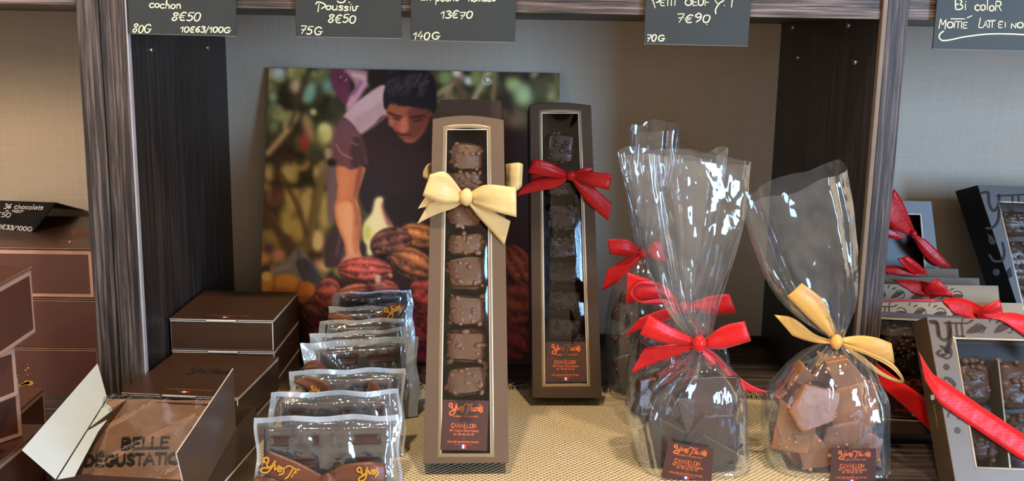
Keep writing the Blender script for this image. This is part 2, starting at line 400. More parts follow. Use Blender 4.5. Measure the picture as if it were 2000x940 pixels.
M['burlap_thread'] = simple('burlap_thread', srgb(206, 184, 140), 0.9, bump=0.3)
# clear films
def film(name, tint=(1, 1, 1), refl=1.0, milk=0.0, rough=0.06, bump=0.5, bscale=60, base=0.05):
    m, N, L, b = new_mat(name); N.remove(b); out = N['Material Output']
    tr = N.new('ShaderNodeBsdfTransparent'); tr.inputs[0].default_value = (*tint, 1)
    gl = N.new('ShaderNodeBsdfGlossy'); gl.inputs['Roughness'].default_value = rough; gl.inputs['Color'].default_value = (0.86, 0.95, 1.0, 1)  # bluish tint puts window daylight into the film's reflections
    mp = mapping(N, L, (1, 1, 0.6)); nz = N.new('ShaderNodeTexNoise'); L.new(mp.outputs[0], nz.inputs[0])
    nz.inputs['Scale'].default_value = bscale; nz.inputs['Detail'].default_value = 2; nz.inputs['Distortion'].default_value = 1.0
    bp = N.new('ShaderNodeBump'); bp.inputs['Strength'].default_value = bump; bp.inputs['Distance'].default_value = 0.004
    L.new(nz.outputs[0], bp.inputs['Height']); L.new(bp.outputs[0], gl.inputs['Normal'])
    lw = N.new('ShaderNodeFresnel'); lw.inputs['IOR'].default_value = 1.5; L.new(bp.outputs[0], lw.inputs['Normal'])
    k = N.new('ShaderNodeMath'); k.operation = 'MULTIPLY_ADD'; k.use_clamp = True; L.new(lw.outputs[0], k.inputs[0]); k.inputs[1].default_value = refl; k.inputs[2].default_value = base
    mx = N.new('ShaderNodeMixShader'); L.new(k.outputs[0], mx.inputs[0]); L.new(tr.outputs[0], mx.inputs[1]); L.new(gl.outputs[0], mx.inputs[2])
    last = mx
    if milk > 0:
        df = N.new('ShaderNodeBsdfDiffuse'); df.inputs[0].default_value = (0.80, 0.90, 1.0, 1)  # whitish film haze; its blue stands in for reflected window light
        m2 = N.new('ShaderNodeMixShader'); m2.inputs[0].default_value = milk
        L.new(mx.outputs[0], m2.inputs[1]); L.new(df.outputs[0], m2.inputs[2]); last = m2
    L.new(last.outputs[0], out.inputs[0]); return m
M['cello'] = film('clear_cellophane', (0.985, 0.985, 0.985), 0.42, 0.030, 0.06, 0.40, 38, 0.045)
M['window_film'] = film('clear_window_film', (0.97, 0.97, 0.97), 1.0, 0.0, 0.04, 0.12, 14, 0.0)
M['pack_film'] = film('crinkled_pack_film', (0.97, 0.97, 0.97), 1.0, 0.05, 0.08, 0.55, 55, 0.07)
M['slab_film'] = film('slab_wrap_film', (0.985, 0.985, 0.985), 0.40, 0.0, 0.10, 0.10, 30, 0.0)
M['film_seal'] = film('doubled_film_seal', (0.9, 0.9, 0.9), 1.1, 0.33, 0.12, 0.5, 90, 0.06)
# satin ribbons
def satin(name, col, rough=0.38):
    m, N, L, b = new_mat(name)
    mp = mapping(N, L, (1, 1, 1)); wv = N.new('ShaderNodeTexNoise'); L.new(mp.outputs[0], wv.inputs[0]); wv.inputs['Scale'].default_value = 40
    c = np.array(col); r = ramp(N, [(0.3, tuple(c*0.88)), (0.7, tuple(np.minimum(c*1.1, 1)))]); L.new(wv.outputs[0], r.inputs[0])
    L.new(r.outputs[0], b.inputs['Base Color']); b.inputs['Roughness'].default_value = rough
    b.inputs['Sheen Weight'].default_value = 0.15; b.inputs['Specular IOR Level'].default_value = 0.38
    n2 = N.new('ShaderNodeTexNoise'); mp2 = mapping(N, L, (60, 60, 900)); L.new(mp2.outputs[0], n2.inputs[0]); n2.inputs['Scale'].default_value = 1.0
    n3 = N.new('ShaderNodeTexNoise'); L.new(mp.outputs[0], n3.inputs[0]); n3.inputs['Scale'].default_value = 95; n3.inputs['Detail'].default_value = 2
    ad_ = N.new('ShaderNodeMath'); ad_.operation = 'MULTIPLY_ADD'; L.new(n3.outputs[0], ad_.inputs[0]); ad_.inputs[1].default_value = 4.0; L.new(n2.outputs[0], ad_.inputs[2])
    bp = N.new('ShaderNodeBump'); bp.inputs['Strength'].default_value = 0.22; bp.inputs['Distance'].default_value = 0.0008
    L.new(ad_.outputs[0], bp.inputs['Height']); L.new(bp.outputs[0], b.inputs['Normal'])
    return m
M['red_satin'] = satin('red_satin', srgb(206, 15, 17))
M['gold_satin'] = satin('gold_satin', srgb(226, 168, 84))
M['cream_satin'] = satin('cream_gold_satin', srgb(232, 198, 130))
M['brown_satin'] = satin('brown_satin', srgb(104, 62, 42))
M['gold_ink'] = simple('gold_foil_ink', srgb(226, 170, 66), 0.35, 0.6)
M['orange_ink'] = simple('orange_ink', srgb(232, 112, 58), 0.5)
M['chalk'] = simple('pale_yellow_chalk', srgb(250, 246, 200), 0.8)
M['white_ink'] = simple('white_ink', srgb(240, 238, 230), 0.7)
M['blue_ink'] = simple('blue_ink', srgb(40, 70, 160), 0.6)
M['red_ink'] = simple('red_ink', srgb(205, 45, 40), 0.6)
M['black_ink'] = simple('black_ink', srgb(22, 17, 15), 0.7)
M['label_brown'] = simple('brown_label', srgb(78, 48, 42), 0.4, var=0.05)
M['slate'] = simple('dark_slate_card', srgb(43, 48, 46), 0.55, var=0.08, vscale=20)
M['slate_edge'] = simple('pale_card_edge', srgb(190, 190, 182), 0.5)
M['black_card'] = simple('black_card', srgb(20, 19, 20), 0.45)
M['taupe_card'] = simple('taupe_satin_card', srgb(112, 92, 73), 0.36, 0.35, var=0.04, spec=0.6)
M['taupe_shaded'] = simple('shaded_taupe_satin_card', srgb(74, 58, 45), 0.36, 0.3, var=0.04)  # taupe card again, darkened to carry the top shelf's shade
M['taupe_trim'] = simple('taupe_trim', srgb(158, 138, 108), 0.3, 0.4, var=0.04)
M['brown_card'] = simple('dark_brown_card', srgb(62, 44, 36), 0.34, 0.2, var=0.05)
M['choc_card'] = simple('chocolate_brown_card', srgb(64, 41, 26), 0.36, var=0.05)
M['copper_card'] = simple('red_brown_card', srgb(84, 48, 36), 0.36, var=0.06)
M['copper_edge'] = simple('pale_copper_edge', srgb(176, 136, 114), 0.4)
M['pale_edge'] = simple('pale_paper_edge', srgb(226, 214, 196), 0.6)
M['white_board'] = simple('white_box_board', srgb(204, 214, 216), 0.55, var=0.02)
M['black_tray'] = simple('black_tray', srgb(18, 15, 15), 0.4)
M['pattern_ink'] = simple('brown_pattern_ink', srgb(74, 56, 46), 0.25, 0.3)
M['grey_card'] = simple('grey_taupe_box_card', srgb(112, 98, 84), 0.38, 0.25, var=0.04)
M['side_card'] = simple('brown_taupe_side_card', srgb(92, 72, 50), 0.38, 0.2, var=0.04)
M['taupe_lit'] = simple('lit_taupe_box_card', srgb(150, 132, 108), 0.4, 0.2, var=0.04)  # taupe box card lightened to carry the light on the leaning row
M['dark_grey_card'] = simple('charcoal_box_card', srgb(72, 66, 64), 0.42, 0.1, var=0.05)
M['steel'] = simple('eyelet_steel', srgb(190, 190, 190), 0.3, 1.0)
def choc(name, col, rough, bump=0.35, bs=160): return simple(name, col, rough, 0, 0.14, 60, bump, bs, 0.5)
M['milk'] = choc('milk_chocolate', srgb(156, 108, 76), 0.4)
M['milk_nut'] = choc('milk_coated_nut', srgb(190, 136, 100), 0.34)
M['milk_dull'] = choc('nut_bar_chocolate', srgb(92, 64, 54), 0.36)
M['milk_dull_nut'] = choc('nut_bar_coated_nut', srgb(116, 84, 70), 0.34)
M['shard_milk'] = choc('milk_shard_chocolate', srgb(142, 94, 62), 0.42, 0.25, 120)
M['dark'] = choc('dark_chocolate', srgb(62, 42, 35), 0.34)
M['dark_nut'] = choc('dark_coated_nut', srgb(76, 54, 46), 0.32)
M['bar'] = choc('dark_bar_chocolate', srgb(66, 47, 42), 0.34, 0.05)
M['slab'] = choc('slab_chocolate', srgb(152, 114, 90), 0.42, 0.3)
M['nut'] = simple('hazelnut_bits', srgb(196, 140, 86), 0.6)
# ------------------------------------------------------------------ setting and shelving
XL, XR, ZS, DEP = -0.35834, 0.36616, 0.43461, 0.36
def structure(o): o['kind'] = 'structure'; return o
mb = MB().box(-1.5, 1.5, DEP, DEP+0.03, -0.1, 1.1)
structure(mb.build('wall_back', M['wall']))
mb = MB().box(-1.5, 1.5, DEP-0.006, DEP, 0.0, 0.012, 0.001)
structure(mb.build('trim_1', M['foot_strip']))  # thin black strip along the foot of the wall
# display shelf the goods stand on
mb = MB().box(-1.5, 1.5, -0.42, DEP, -0.032, 0.0, 0.0015)
tag(mb.build('display_shelf', M['table_wood']), 'dark oak display shelf carrying all the chocolates', 'shelf')

def divider(name, label, x0, x1, strips, panel_side):
    t = thing(name, label, 'shelf divider', loc=((x0+x1)/2, 0.0, 0.0))
    px0, px1 = (x0, XL) if panel_side < 0 else (XR, x1)
    MB().box(px0, px1, 0.004, DEP, 0.0, 0.72).build('side_panel', M['panel_wood'], t)
    for (a, b_, mt, nm) in strips:
        MB().box(a, b_, -0.004, 0.0042, 0.0, 0.72, 0.0007).build(nm, M[mt], t)
    return t
t = divider('shelf_divider', 'left dark oak upright between the brown boxes and the main bay', -0.4041, XL,
            [(-0.4041, -0.3826, 'post_wood', 'front_post'), (-0.3817, -0.3578, 'post_wood', 'front_post'), (-0.3578, -0.3561, 'edge_strip', 'edge_strip')], -1)
def pin(px, py, x, par, s):
    p = hit(px, py, (1, 0, 0), x); mb = MB()
    n = 14; V = []; F = []
    for (dx, r) in ((0, .0035), (s*.002, .0033), (s*.0022, .0018), (s*.0008, .0012)):
        V += [(p[0]+dx, p[1]+r*math.cos(a*2*math.pi/n), p[2]+r*math.sin(a*2*math.pi/n)) for a in range(n)]
    for k in range(3):
        for a in range(n): F.append((k*n+a, k*n+(a+1) % n, (k+1)*n+(a+1) % n, (k+1)*n+a))
    F.append(tuple(range(3*n, 4*n)))
    mb.add(V, F); mb.build('shelf_pin', M['metal_pin'], par, True)
pin(295, 97, XL, t, 1); pin(405, 93, XL, t, 1)
t = divider('shelf_divider', 'right dark oak upright between the cellophane bags and the window boxes', XR, 0.3904,
            [(0.3654, 0.3701, 'edge_brown', 'edge_strip'), (0.3701, 0.3904, 'post_wood', 'front_post')], 1)
pin(1671, 121, XR, t, -1); pin(1559, 112, XR, t, -1); pin(1549, 53, XR, t, -1); pin(1658, 49, XR, t, -1)

for lab, x0, x1 in (('oak top shelf above the stacked brown boxes on the left', -1.5, -0.4050),
                    ('oak top shelf across the main bay with four price cards', XL+0.0022, XR-0.0014),
                    ('oak top shelf above the window boxes on the right', 0.3912, 1.5)):
    t = thing('upper_shelf', lab, 'shelf', loc=((x0+x1)/2, 0.0, ZS))
    MB().box(x0, x1, 0.010, DEP, ZS, ZS+0.032).build('shelf_board', M['panel_wood'], t)
    MB().box(x0, x1, 0.0, 0.0105, ZS, ZS+0.042, 0.0006).build('front_rail', M['rail_wood'], t)

# ------------------------------------------------------------------ price cards on the shelf edge
def price_card(label, bl, br, texts, extra=()):
    a, b_ = Py(*bl, -0.0065), Py(*br, -0.0065); e1 = (b_-a)/np.linalg.norm(b_-a); w = np.linalg.norm(b_-a); h = 0.066
    f = Frame(a, e1=e1); t = thing('price_card', label, 'price card', f.M, group='handwritten price cards on the shelf edge')
    mb = MB(); n = 1
    V, F, K = box_mesh(0, w, 0, 0.0022, 0, h, 0.0004, 1); 
    low = [sum(V[i][2] for i in q)/len(q) < 0.0003 for q in F]
    mb.add(f.ws(V), F, [1 if l else 0 for l in low]); mb.build('card', [M['slate'], M['slate_edge']], t)
    MB().box(w*.42, w*.58, -0.0012, 0.0066, h-.012, h-.002, .0006, T=f.ws).build('clip', M['metal_pin'], t)
    mb = MB(); pl = lambda x, y: f.pw(x, y, -0.00035)
    for (s, p0, p1, hh, sl) in texts: text_px(mb, s, p0, p1, hh, 1.15, pl, sl, jitter=0.12, seed=len(s)+int(p0[0]))
    for e_ in extra: stroke_mesh(mb, e_, 1.2, pl)
    mb.build('lettering', M['chalk'], t)
    return t
price_card('slate price card reading cochon 8€50, at the left end of the main bay', (252, 66), (462, 73),
  [('cochon', (291, 15), (354, 18), 14, .02), ("'", (352, 8), (358, 8), 14, 0), ('8€50', (334, 40), (392, 43), 16, .15), ('80G', (258, 63), (295, 65), 16, .15), ('10€63/100G', (352, 64), (451, 65), 11, .12)],
  [[(325, -6), (326, 9)]])
price_card('slate price card reading Poussin 8€50 and 75G, left of the tall boxes', (578, 72), (784, 75.5),
  [('oussiv', (636, 19), (700, 21), 14, .05), ('8€50', (640, 44), (696, 45), 16, .1), ('75', (585, 66), (610, 68), 15, .15), ('G', (613, 67), (630, 68), 15, .1)],
  [[(621, 23), (623, 8)], [(617, 8), (620, 4), (630, 6), (636, 11), (628, 17)], [(659, 2), (663, 5), (672, 4), (675, -3)], [(681, 4.4), (683, 4.6)]])
price_card('slate price card reading 13€70 and 140G, above the cream bow box', (802, 79), (1006, 84),
  [('En', (820, 1), (843, 1), 14, .05), ('poche', (850, 2), (897, 2), 14, .05), ('nomade', (914, 3), (968, 3), 14, .05), ('13€70', (860, 36), (924, 37), 14, .12), ('140', (806, 76), (840, 78), 14, .12), ('G', (843, 77), (860, 77), 13, .1)])
price_card('slate price card reading Petit oeuf 7€90 and 70G, above the red bow bags', (1257, 86), (1461, 92),
  [('ETIT', (1289, 11), (1323, 11), 12, .05), ('OEUF', (1337, 11), (1386, 11), 12, .05), ('.', (1412, 12), (1420, 12), 12, 0), ('7€90', (1321, 45), (1388, 44), 16, .15), ('.', (1379, 49), (1383, 49), 12, 0), ('70', (1262, 80), (1282, 81), 13, .15), ('G', (1285, 80), (1299, 80), 12, .1)],
  [[(1275, 2), (1279, 15)], [(1273, 0), (1283, -2), (1288, 3), (1281, 5)], [(1396, 2), (1402, 9)], [(1413, 2), (1404, 8), (1397, 20), (1398, 28)], [(1430, 0), (1428, 15)]])
price_card('slate price card reading Bi color, above the right window boxes', (1821, 96), (2026, 101),
  [('Bi', (1865, 19), (1889, 19), 19, 0), ("'", (1889, 9), (1894, 9), 14, 0), ('coloR', (1903, 20), (1958, 22), 18, 0), ('M', (1833, 55), (1848, 57), 20, 0), ('OITIE', (1849, 54), (1890, 55), 12, .05), ('L', (1910, 54), (1921, 54), 19, .2), ('AIT', (1920, 54), (1942, 54), 12, .05), ('ET', (1949, 54), (1968, 54), 11, .05), ('NOIR', (1974, 55), (2014, 56), 10, .05)],
  [[(1857, 37), (1884, 37)], [(1889, 35), (1898, 31)], [(1928, 41), (1944, 40)], [(1952, 42), (1968, 43)],
   [(1843, 61), (1837, 65), (1834, 72), (1840, 79), (1856, 78), (1885, 72), (1930, 67), (1975, 67), (2020, 70)]])
# ------------------------------------------------------------------ farmer poster: a printed picture, painted here onto a fine mesh
PX0, PY0, PW, PH = 496, 118, 620, 640          # picture raster, in cells
ygrid, xgrid = np.mgrid[0:PH, 0:PW].astype(float); xgrid += PX0; ygrid += PY0
rng = np.random.default_rng(7)
def blur(a, r):
    if r < 0.5: return a
    k = int(round(r)); 
    for _ in range(3):
        for ax in (0, 1):
            p = np.concatenate([np.repeat(np.take(a, [0], ax), k+1, ax), a, np.repeat(np.take(a, [-1], ax), k, ax)], ax)
            c = np.cumsum(p, ax); n = 2*k+1
            a = (np.take(c, range(n, n+a.shape[ax]), ax)-np.take(c, range(0, a.shape[ax]), ax))/n
    return a
def noise_field(cell, seed, oct_=3):
    r = np.random.default_rng(seed); out = np.zeros((PH, PW)); amp = 1; tot = 0
    for o in range(oct_):
        c = max(2, cell/2**o); gh, gw = int(PH/c)+3, int(PW/c)+3; g = r.random((gh, gw))
        yy, xx = np.arange(PH)/c, np.arange(PW)/c; yi, xi = yy.astype(int), xx.astype(int)
        fy, fx = (yy-yi)[:, None], (xx-xi)[None]; fy = fy*fy*(3-2*fy); fx = fx*fx*(3-2*fx)
        a = g[np.ix_(yi, xi)]; b_ = g[np.ix_(yi, xi+1)]; c_ = g[np.ix_(yi+1, xi)]; d_ = g[np.ix_(yi+1, xi+1)]
        out += amp*((a*(1-fx)+b_*fx)*(1-fy)+(c_*(1-fx)+d_*fx)*fy); tot += amp; amp *= .5
    return out/tot
IMG = np.zeros((PH, PW, 3))
def pmask(pts):
    inside = np.zeros((PH, PW), bool); n = len(pts)
    for i in range(n):
        (x1, y1), (x2, y2) = pts[i], pts[(i+1) % n]
        if y1 == y2: continue
        c = ((y1 > ygrid) != (y2 > ygrid)) & (xgrid < (x2-x1)*(ygrid-y1)/(y2-y1)+x1); inside ^= c
    return inside.astype(float)
def smooth_poly(pts, n=8):
    P = np.asarray(pts, float); E = np.vstack([P[-1:], P, P[:2]]); out = []
    for i in range(len(P)):
        p0, p1, p2, p3 = E[i], E[i+1], E[i+2], E[i+3]
        for t in np.linspace(0, 1, n, endpoint=False):
            out.append(0.5*((2*p1)+(-p0+p2)*t+(2*p0-5*p1+4*p2-p3)*t*t+(-p0+3*p1-3*p2+p3)*t**3))
    return [tuple(q) for q in out]
def lay(mask, col, op=1.0):
    global IMG
    c = np.array(col, float); c = c if c.ndim == 3 else c[None, None]
    IMG = IMG*(1-mask[..., None]*op)+c*mask[..., None]*op
def poly(pts, col, b=1.0, op=1.0, smooth=True): lay(blur(pmask(smooth_poly(pts) if smooth else pts), b), col, op)
def ell(x, y, rx, ry, col, b=1.0, ang=0.0, op=1.0):
    a = math.radians(ang); dx, dy = xgrid-x, ygrid-y
    u, v = dx*math.cos(a)+dy*math.sin(a), -dx*math.sin(a)+dy*math.cos(a)
    lay(blur(((u/rx)**2+(v/ry)**2 < 1).astype(float), b), col, op)
def line(pts, w, col, b=1.0, op=1.0):
    P = catmull(pts, 40) if len(pts) > 2 else np.array(pts, float); dmin = np.full((PH, PW), 1e9)
    for i in range(len(P)-1):
        a, c = P[i], P[i+1]; d = c-a; L = d@d+1e-9
        t = np.clip(((xgrid-a[0])*d[0]+(ygrid-a[1])*d[1])/L, 0, 1)
        dmin = np.minimum(dmin, (xgrid-a[0]-t*d[0])**2+(ygrid-a[1]-t*d[1])**2)
    lay(blur((dmin < (w/2)**2).astype(float), b), col, op)
# blurred plantation behind the farmer
IMG[:] = (40, 38, 27)
n1, n2 = noise_field(60, 1)[..., None], noise_field(26, 2)[..., None]
IMG = IMG*(0.35+1.2*n1)+np.array((26, 24, 8))*n2
rr = random.Random(4)
for k in range(120):
    x, y = rr.uniform(498, 668), rr.uniform(126, 560)
    c = rr.choice([(22, 26, 20), (30, 34, 24), (46, 54, 36), (84, 92, 58), (126, 122, 74), (30, 26, 22), (58, 46, 34), (150, 150, 104), (60, 74, 56)])
    if y > 320: c = rr.choice([(124, 114, 70), (160, 152, 102), (78, 66, 42), (186, 178, 132), (44, 34, 28), (132, 122, 66), (176, 166, 110), (96, 82, 50)])
    ell(x, y, rr.uniform(5, 18), rr.uniform(7, 26), c, 3, rr.uniform(-40, 40), .72)
for k in range(70):
    x, y = rr.uniform(850, 1110), rr.uniform(128, 300)
    ell(x, y, rr.uniform(5, 18), rr.uniform(6, 22), rr.choice([(26, 28, 20), (48, 52, 34), (86, 92, 60), (140, 142, 108), (36, 28, 22), (60, 48, 38), (110, 116, 78)]), 3, rr.uniform(0, 180), .7)
for a in [(545, 142, 13, 11, (150, 172, 186), 4), (568, 140, 8, 16, (150, 150, 96), 4), (605, 182, 11, 20, (104, 144, 132), 4, 15), (533, 190, 9, 12, (122, 142, 112), 4),
          (640, 168, 12, 14, (96, 128, 116), 5), (612, 219, 7, 7, (156, 160, 116), 2), (637, 262, 16, 20, (176, 180, 112), 5), (632, 250, 10, 9, (196, 200, 140), 4),
          (595, 276, 9, 17, (156, 52, 62), 4), (603, 250, 9, 30, (150, 120, 84), 4, -15), (535, 247, 10, 14, (104, 122, 86), 5), (560, 247, 8, 9, (150, 144, 106), 3),
          (578, 168, 11, 14, (166, 146, 118), 4), (562, 338, 15, 18, (176, 178, 130), 5), (526, 340, 10, 16, (170, 168, 120), 5), (545, 295, 22, 12, (50, 36, 32), 6),
          (545, 380, 10, 18, (60, 44, 34), 5), (570, 395, 14, 26, (176, 172, 116), 6), (598, 400, 14, 34, (182, 176, 124), 6), (560, 430, 14, 26, (168, 166, 100), 6),
          (583, 455, 16, 20, (164, 158, 92), 6), (535, 385, 14, 16, (130, 90, 100), 6), (620, 470, 13, 22, (196, 184, 130), 4), (632, 420, 10, 36, (166, 160, 100), 6),
          (530, 470, 12, 20, (142, 140, 76), 6), (525, 490, 14, 16, (66, 40, 60), 6), (545, 500, 14, 14, (176, 134, 120), 5), (517, 505, 10, 12, (196, 146, 92), 5),
          (621, 515, 10, 10, (146, 104, 92), 4), (635, 520, 14, 10, (184, 166, 120), 4)]: ell(*a[:4], a[4], a[5], a[6] if len(a) > 6 else 0)
line([(523, 300), (545, 275), (565, 250)], 11, (164, 146, 112), 3); line([(565, 250), (580, 205), (596, 150)], 7, (64, 52, 40), 3)
line([(516, 405), (548, 460), (585, 510)], 17, (78, 62, 52), 3); line([(632, 340), (612, 420), (596, 490)], 15, (108, 92, 58), 3)
line([(548, 340), (580, 400), (600, 460)], 7, (70, 60, 36), 3); line([(540, 320), (535, 400)], 8, (60, 46, 40), 4)
# right of the head: foliage, canes, then dusk-brown ground
poly([(850, 250), (960, 236), (1040, 250), (1130, 270), (1130, 560), (840, 560)], (38, 26, 25), 14)
line([(855, 185), (905, 150)], 9, (136, 120, 100), 3); line([(925, 195), (955, 140)], 10, (140, 138, 112), 3); line([(890, 150), (908, 195)], 12, (84, 70, 56), 4)
line([(968, 140), (962, 200)], 8, (110, 98, 72), 3); line([(980, 150), (1000, 230)], 14, (40, 30, 26), 4); ell(916, 158, 10, 9, (166, 186, 196), 3); ell(892, 143, 10, 8, (176, 182, 176), 3)
ell(870, 152, 14, 14, (104, 122, 84), 4); ell(930, 150, 12, 18, (104, 110, 66), 4); ell(1003, 165, 16, 14, (120, 140, 96), 5); ell(1022, 185, 18, 22, (128, 148, 112), 6); ell(1060, 170, 18, 20, (66, 62, 48), 6)
ell(1010, 235, 22, 16, (92, 76, 60), 7); ell(952, 158, 9, 8, (150, 170, 160), 2)
# the sack and shirt
poly([(648, 136), (676, 134), (684, 180), (678, 206), (664, 196), (650, 168)], (86, 42, 62), 2)
poly([(672, 135), (700, 136), (722, 142), (731, 156), (712, 176), (690, 214), (676, 216), (682, 190), (694, 170), (684, 150)], (150, 108, 130), 2)
line([(718, 150), (700, 178), (682, 206)], 8, (176, 130, 150), 2); line([(690, 146), (712, 152)], 7, (176, 160, 150), 2); line([(706, 160), (690, 186)], 4, (96, 60, 92), 1.5)
poly([(722, 138), (760, 136), (754, 170), (728, 172), (718, 160)], (34, 24, 24), 2)
poly([(668, 232), (684, 212), (715, 186), (750, 166), (762, 190), (756, 226), (730, 244), (704, 262), (690, 246), (676, 236)], (166, 138, 146), 1.2)
poly([(690, 236), (720, 214), (752, 196), (754, 226), (726, 244), (704, 258)], (150, 122, 128), 3)
poly([(668, 230), (680, 236), (692, 248), (704, 264), (730, 244), (754, 226), (790, 262), (846, 262), (856, 300), (848, 440), (800, 452), (752, 450), (728, 400), (712, 330), (690, 332), (660, 328), (650, 296), (655, 250)], (40, 26, 27), 1.2)
poly([(669, 231), (681, 236), (692, 248), (703, 262), (712, 290), (716, 326), (690, 332), (659, 328), (650, 298), (655, 250)], (92, 62, 70), 2)
poly([(690, 270), (706, 268), (716, 326), (690, 330), (684, 300)], (58, 38, 42), 3)
line([(656, 282), (668, 300), (688, 310)], 2.5, (150, 112, 122), 1); line([(684, 278), (700, 284)], 2.5, (124, 88, 98), 1); line([(690, 262), (704, 268)], 2, (112, 78, 86), 1); line([(704, 262), (730, 246), (752, 228)], 3, (120, 94, 98), 1.2)
line([(655, 250), (649, 300), (659, 328)], 4, (122, 88, 100), 1.5)
# legs and background between them
poly([(636, 330), (660, 326), (658, 380), (650, 440), (642, 420), (638, 370)], (98, 84, 94), 1.5)
ell(640, 300, 8, 12, (150, 140, 126), 2); line([(634, 300), (634, 330)], 4, (90, 70, 56), 1.5); ell(648, 318, 10, 8, (28, 22, 24), 1.5)
poly([(700, 330), (740, 330), (762, 400), (736, 400), (728, 420), (706, 400)], (34, 26, 30), 2)
poly([(734, 388), (752, 391), (768, 440), (752, 470), (722, 500), (710, 470), (710, 440), (726, 416)], (204, 188, 140), 1.5)
poly([(744, 400), (758, 410), (768, 440), (756, 440)], (140, 84, 74), 2); ell(718, 455, 7, 16, (170, 164, 72), 3)
poly([(752, 386), (850, 380), (850, 450), (800, 452), (768, 440)], (32, 22, 22), 2)
poly([(640, 460), (664, 440), (690, 470), (682, 512), (640, 524), (632, 500)], (52, 42, 50), 2); line([(668, 450), (656, 500)], 4, (92, 80, 92), 2); line([(676, 470), (668, 506)], 3, (84, 74, 86), 1.5)
poly([(700, 470), (716, 480), (712, 500), (700, 500)], (40, 34, 36), 1.5)
# arm
poly([(658, 326), (684, 332), (712, 327), (708, 350), (698, 385), (703, 410), (706, 440), (702, 480), (704, 502), (678, 506), (672, 474), (658, 440), (653, 404), (660, 376)], (172, 108, 76), 1.0)
poly([(662, 332), (680, 334), (676, 380), (664, 392)], (188, 122, 86), 2.5); poly([(698, 332), (710, 330), (700, 372), (690, 392)], (124, 68, 48), 2.5)
poly([(657, 404), (672, 394), (688, 404), (688, 470), (692, 500), (682, 504), (676, 472), (662, 438)], (204, 146, 108), 2.5); line([(700, 410), (702, 470)], 6, (140, 84, 60), 2); line([(684, 392), (694, 402), (696, 440)], 2.5, (136, 78, 54), 1.2)
poly([(676, 500), (704, 498), (700, 516), (668, 528), (662, 524)], (196, 136, 104), 1.5)
# head
poly([(752, 206), (757, 228), (768, 252), (782, 270), (800, 280), (816, 276), (832, 250), (842, 224), (842, 208), (802, 204), (762, 198)], (126, 68, 48), 1.0)
poly([(800, 210), (842, 208), (840, 230), (826, 256), (806, 272), (796, 250)], (92, 46, 36), 3)
line([(758, 220), (776, 227), (788, 229)], 4, (40, 22, 20), 1.2); line([(802, 230), (830, 226)], 4, (38, 20, 18), 1.2); line([(768, 231), (782, 234)], 3.2, (30, 17, 16), 1); line([(808, 237), (824, 234)], 3, (34, 18, 16), 1)
poly([(785, 230), (795, 230), (797, 254), (788, 260), (778, 256)], (152, 84, 60), 1.5); line([(776, 258), (788, 263), (800, 259)], 3, (70, 32, 26), 1); line([(770, 259), (786, 264), (804, 264)], 4, (58, 30, 24), 1.4)
line([(776, 269), (790, 272), (802, 270)], 3.5, (96, 44, 38), 1); ell(790, 277, 10, 4, (140, 80, 60), 2); ell(764, 240, 5, 8, (150, 86, 62), 2.5); line([(843, 222), (846, 232), (843, 240)], 3, (92, 50, 40), 1); poly([(756, 250), (770, 262), (800, 284), (846, 252), (860, 290), (760, 290)], (38, 25, 26), 2)
poly([(753, 250), (768, 254), (784, 272), (800, 281), (820, 272), (834, 248), (842, 226), (850, 250), (846, 290), (780, 292)], (36, 24, 25), 1.5)
poly([(751, 208), (750, 180), (757, 158), (766, 144), (780, 137), (806, 135), (832, 137), (846, 150), (852, 172), (852, 200), (848, 222), (840, 214), (822, 212), (800, 208), (778, 206), (762, 196), (756, 212)], (23, 20, 25), 0.8)
rr = random.Random(11)
for k in range(64):   # wavy locks falling forward from the crown
    t = rr.random(); x0, y0 = 842-78*t+rr.uniform(-6, 6), 139+14*abs(t-.45)+rr.uniform(0, 26); d = rr.uniform(14, 30); w = rr.uniform(-5, 5)
    line([(x0, y0), (x0-d*.35+w, y0+d*.45), (x0-d*.45-w, y0+d*.9), (x0-d*.7, y0+d*1.25)], rr.uniform(1.4, 2.6), rr.choice([(58, 55, 62), (44, 41, 46), (14, 12, 14), (72, 70, 80), (36, 32, 36)]), 1.0, .75)
for k in range(22):   # uneven hair line and side locks
    x = rr.uniform(754, 848); y0_ = 199+max(0, (x-780))*.24
    line([(x+3, y0_-9), (x+rr.uniform(-3, 3), y0_-2), (x-rr.uniform(1, 6), y0_+rr.uniform(1, 7))], 3.0, (25, 21, 24), 1.2, .8)
for k in range(18):
    x = rr.uniform(764, 842); line([(x, 142), (x-5, 138-rr.uniform(0, 3))], 3, (25, 22, 26), 1.0, .7)
ell(754, 196, 5, 18, (26, 22, 25), 1.2)
# blue-grey sack, dry leaves
poly([(512, 548), (530, 528), (560, 506), (582, 484), (600, 500), (620, 530), (640, 556), (630, 572), (600, 566), (560, 548)], (112, 114, 122), 1.5)
poly([(578, 512), (600, 506), (624, 536), (640, 558), (622, 580), (596, 556)], (56, 62, 76), 2); line([(582, 486), (590, 520), (606, 560)], 4, (74, 78, 90), 2); line([(530, 530), (566, 520)], 5, (140, 140, 144), 2)
for a in [(528, 560, 18, 24, (186, 140, 66)), (560, 554, 26, 18, (192, 140, 66)), (548, 575, 30, 14, (160, 100, 50)), (595, 566, 22, 16, (178, 116, 58)), (520, 540, 10, 10, (204, 180, 110)), (600, 585, 18, 10, (140, 90, 50))]: ell(*a, 2.5)
line([(536, 540), (534, 580)], 3, (120, 76, 40), 1.5); line([(585, 552), (578, 580)], 3, (110, 66, 38), 1.5)
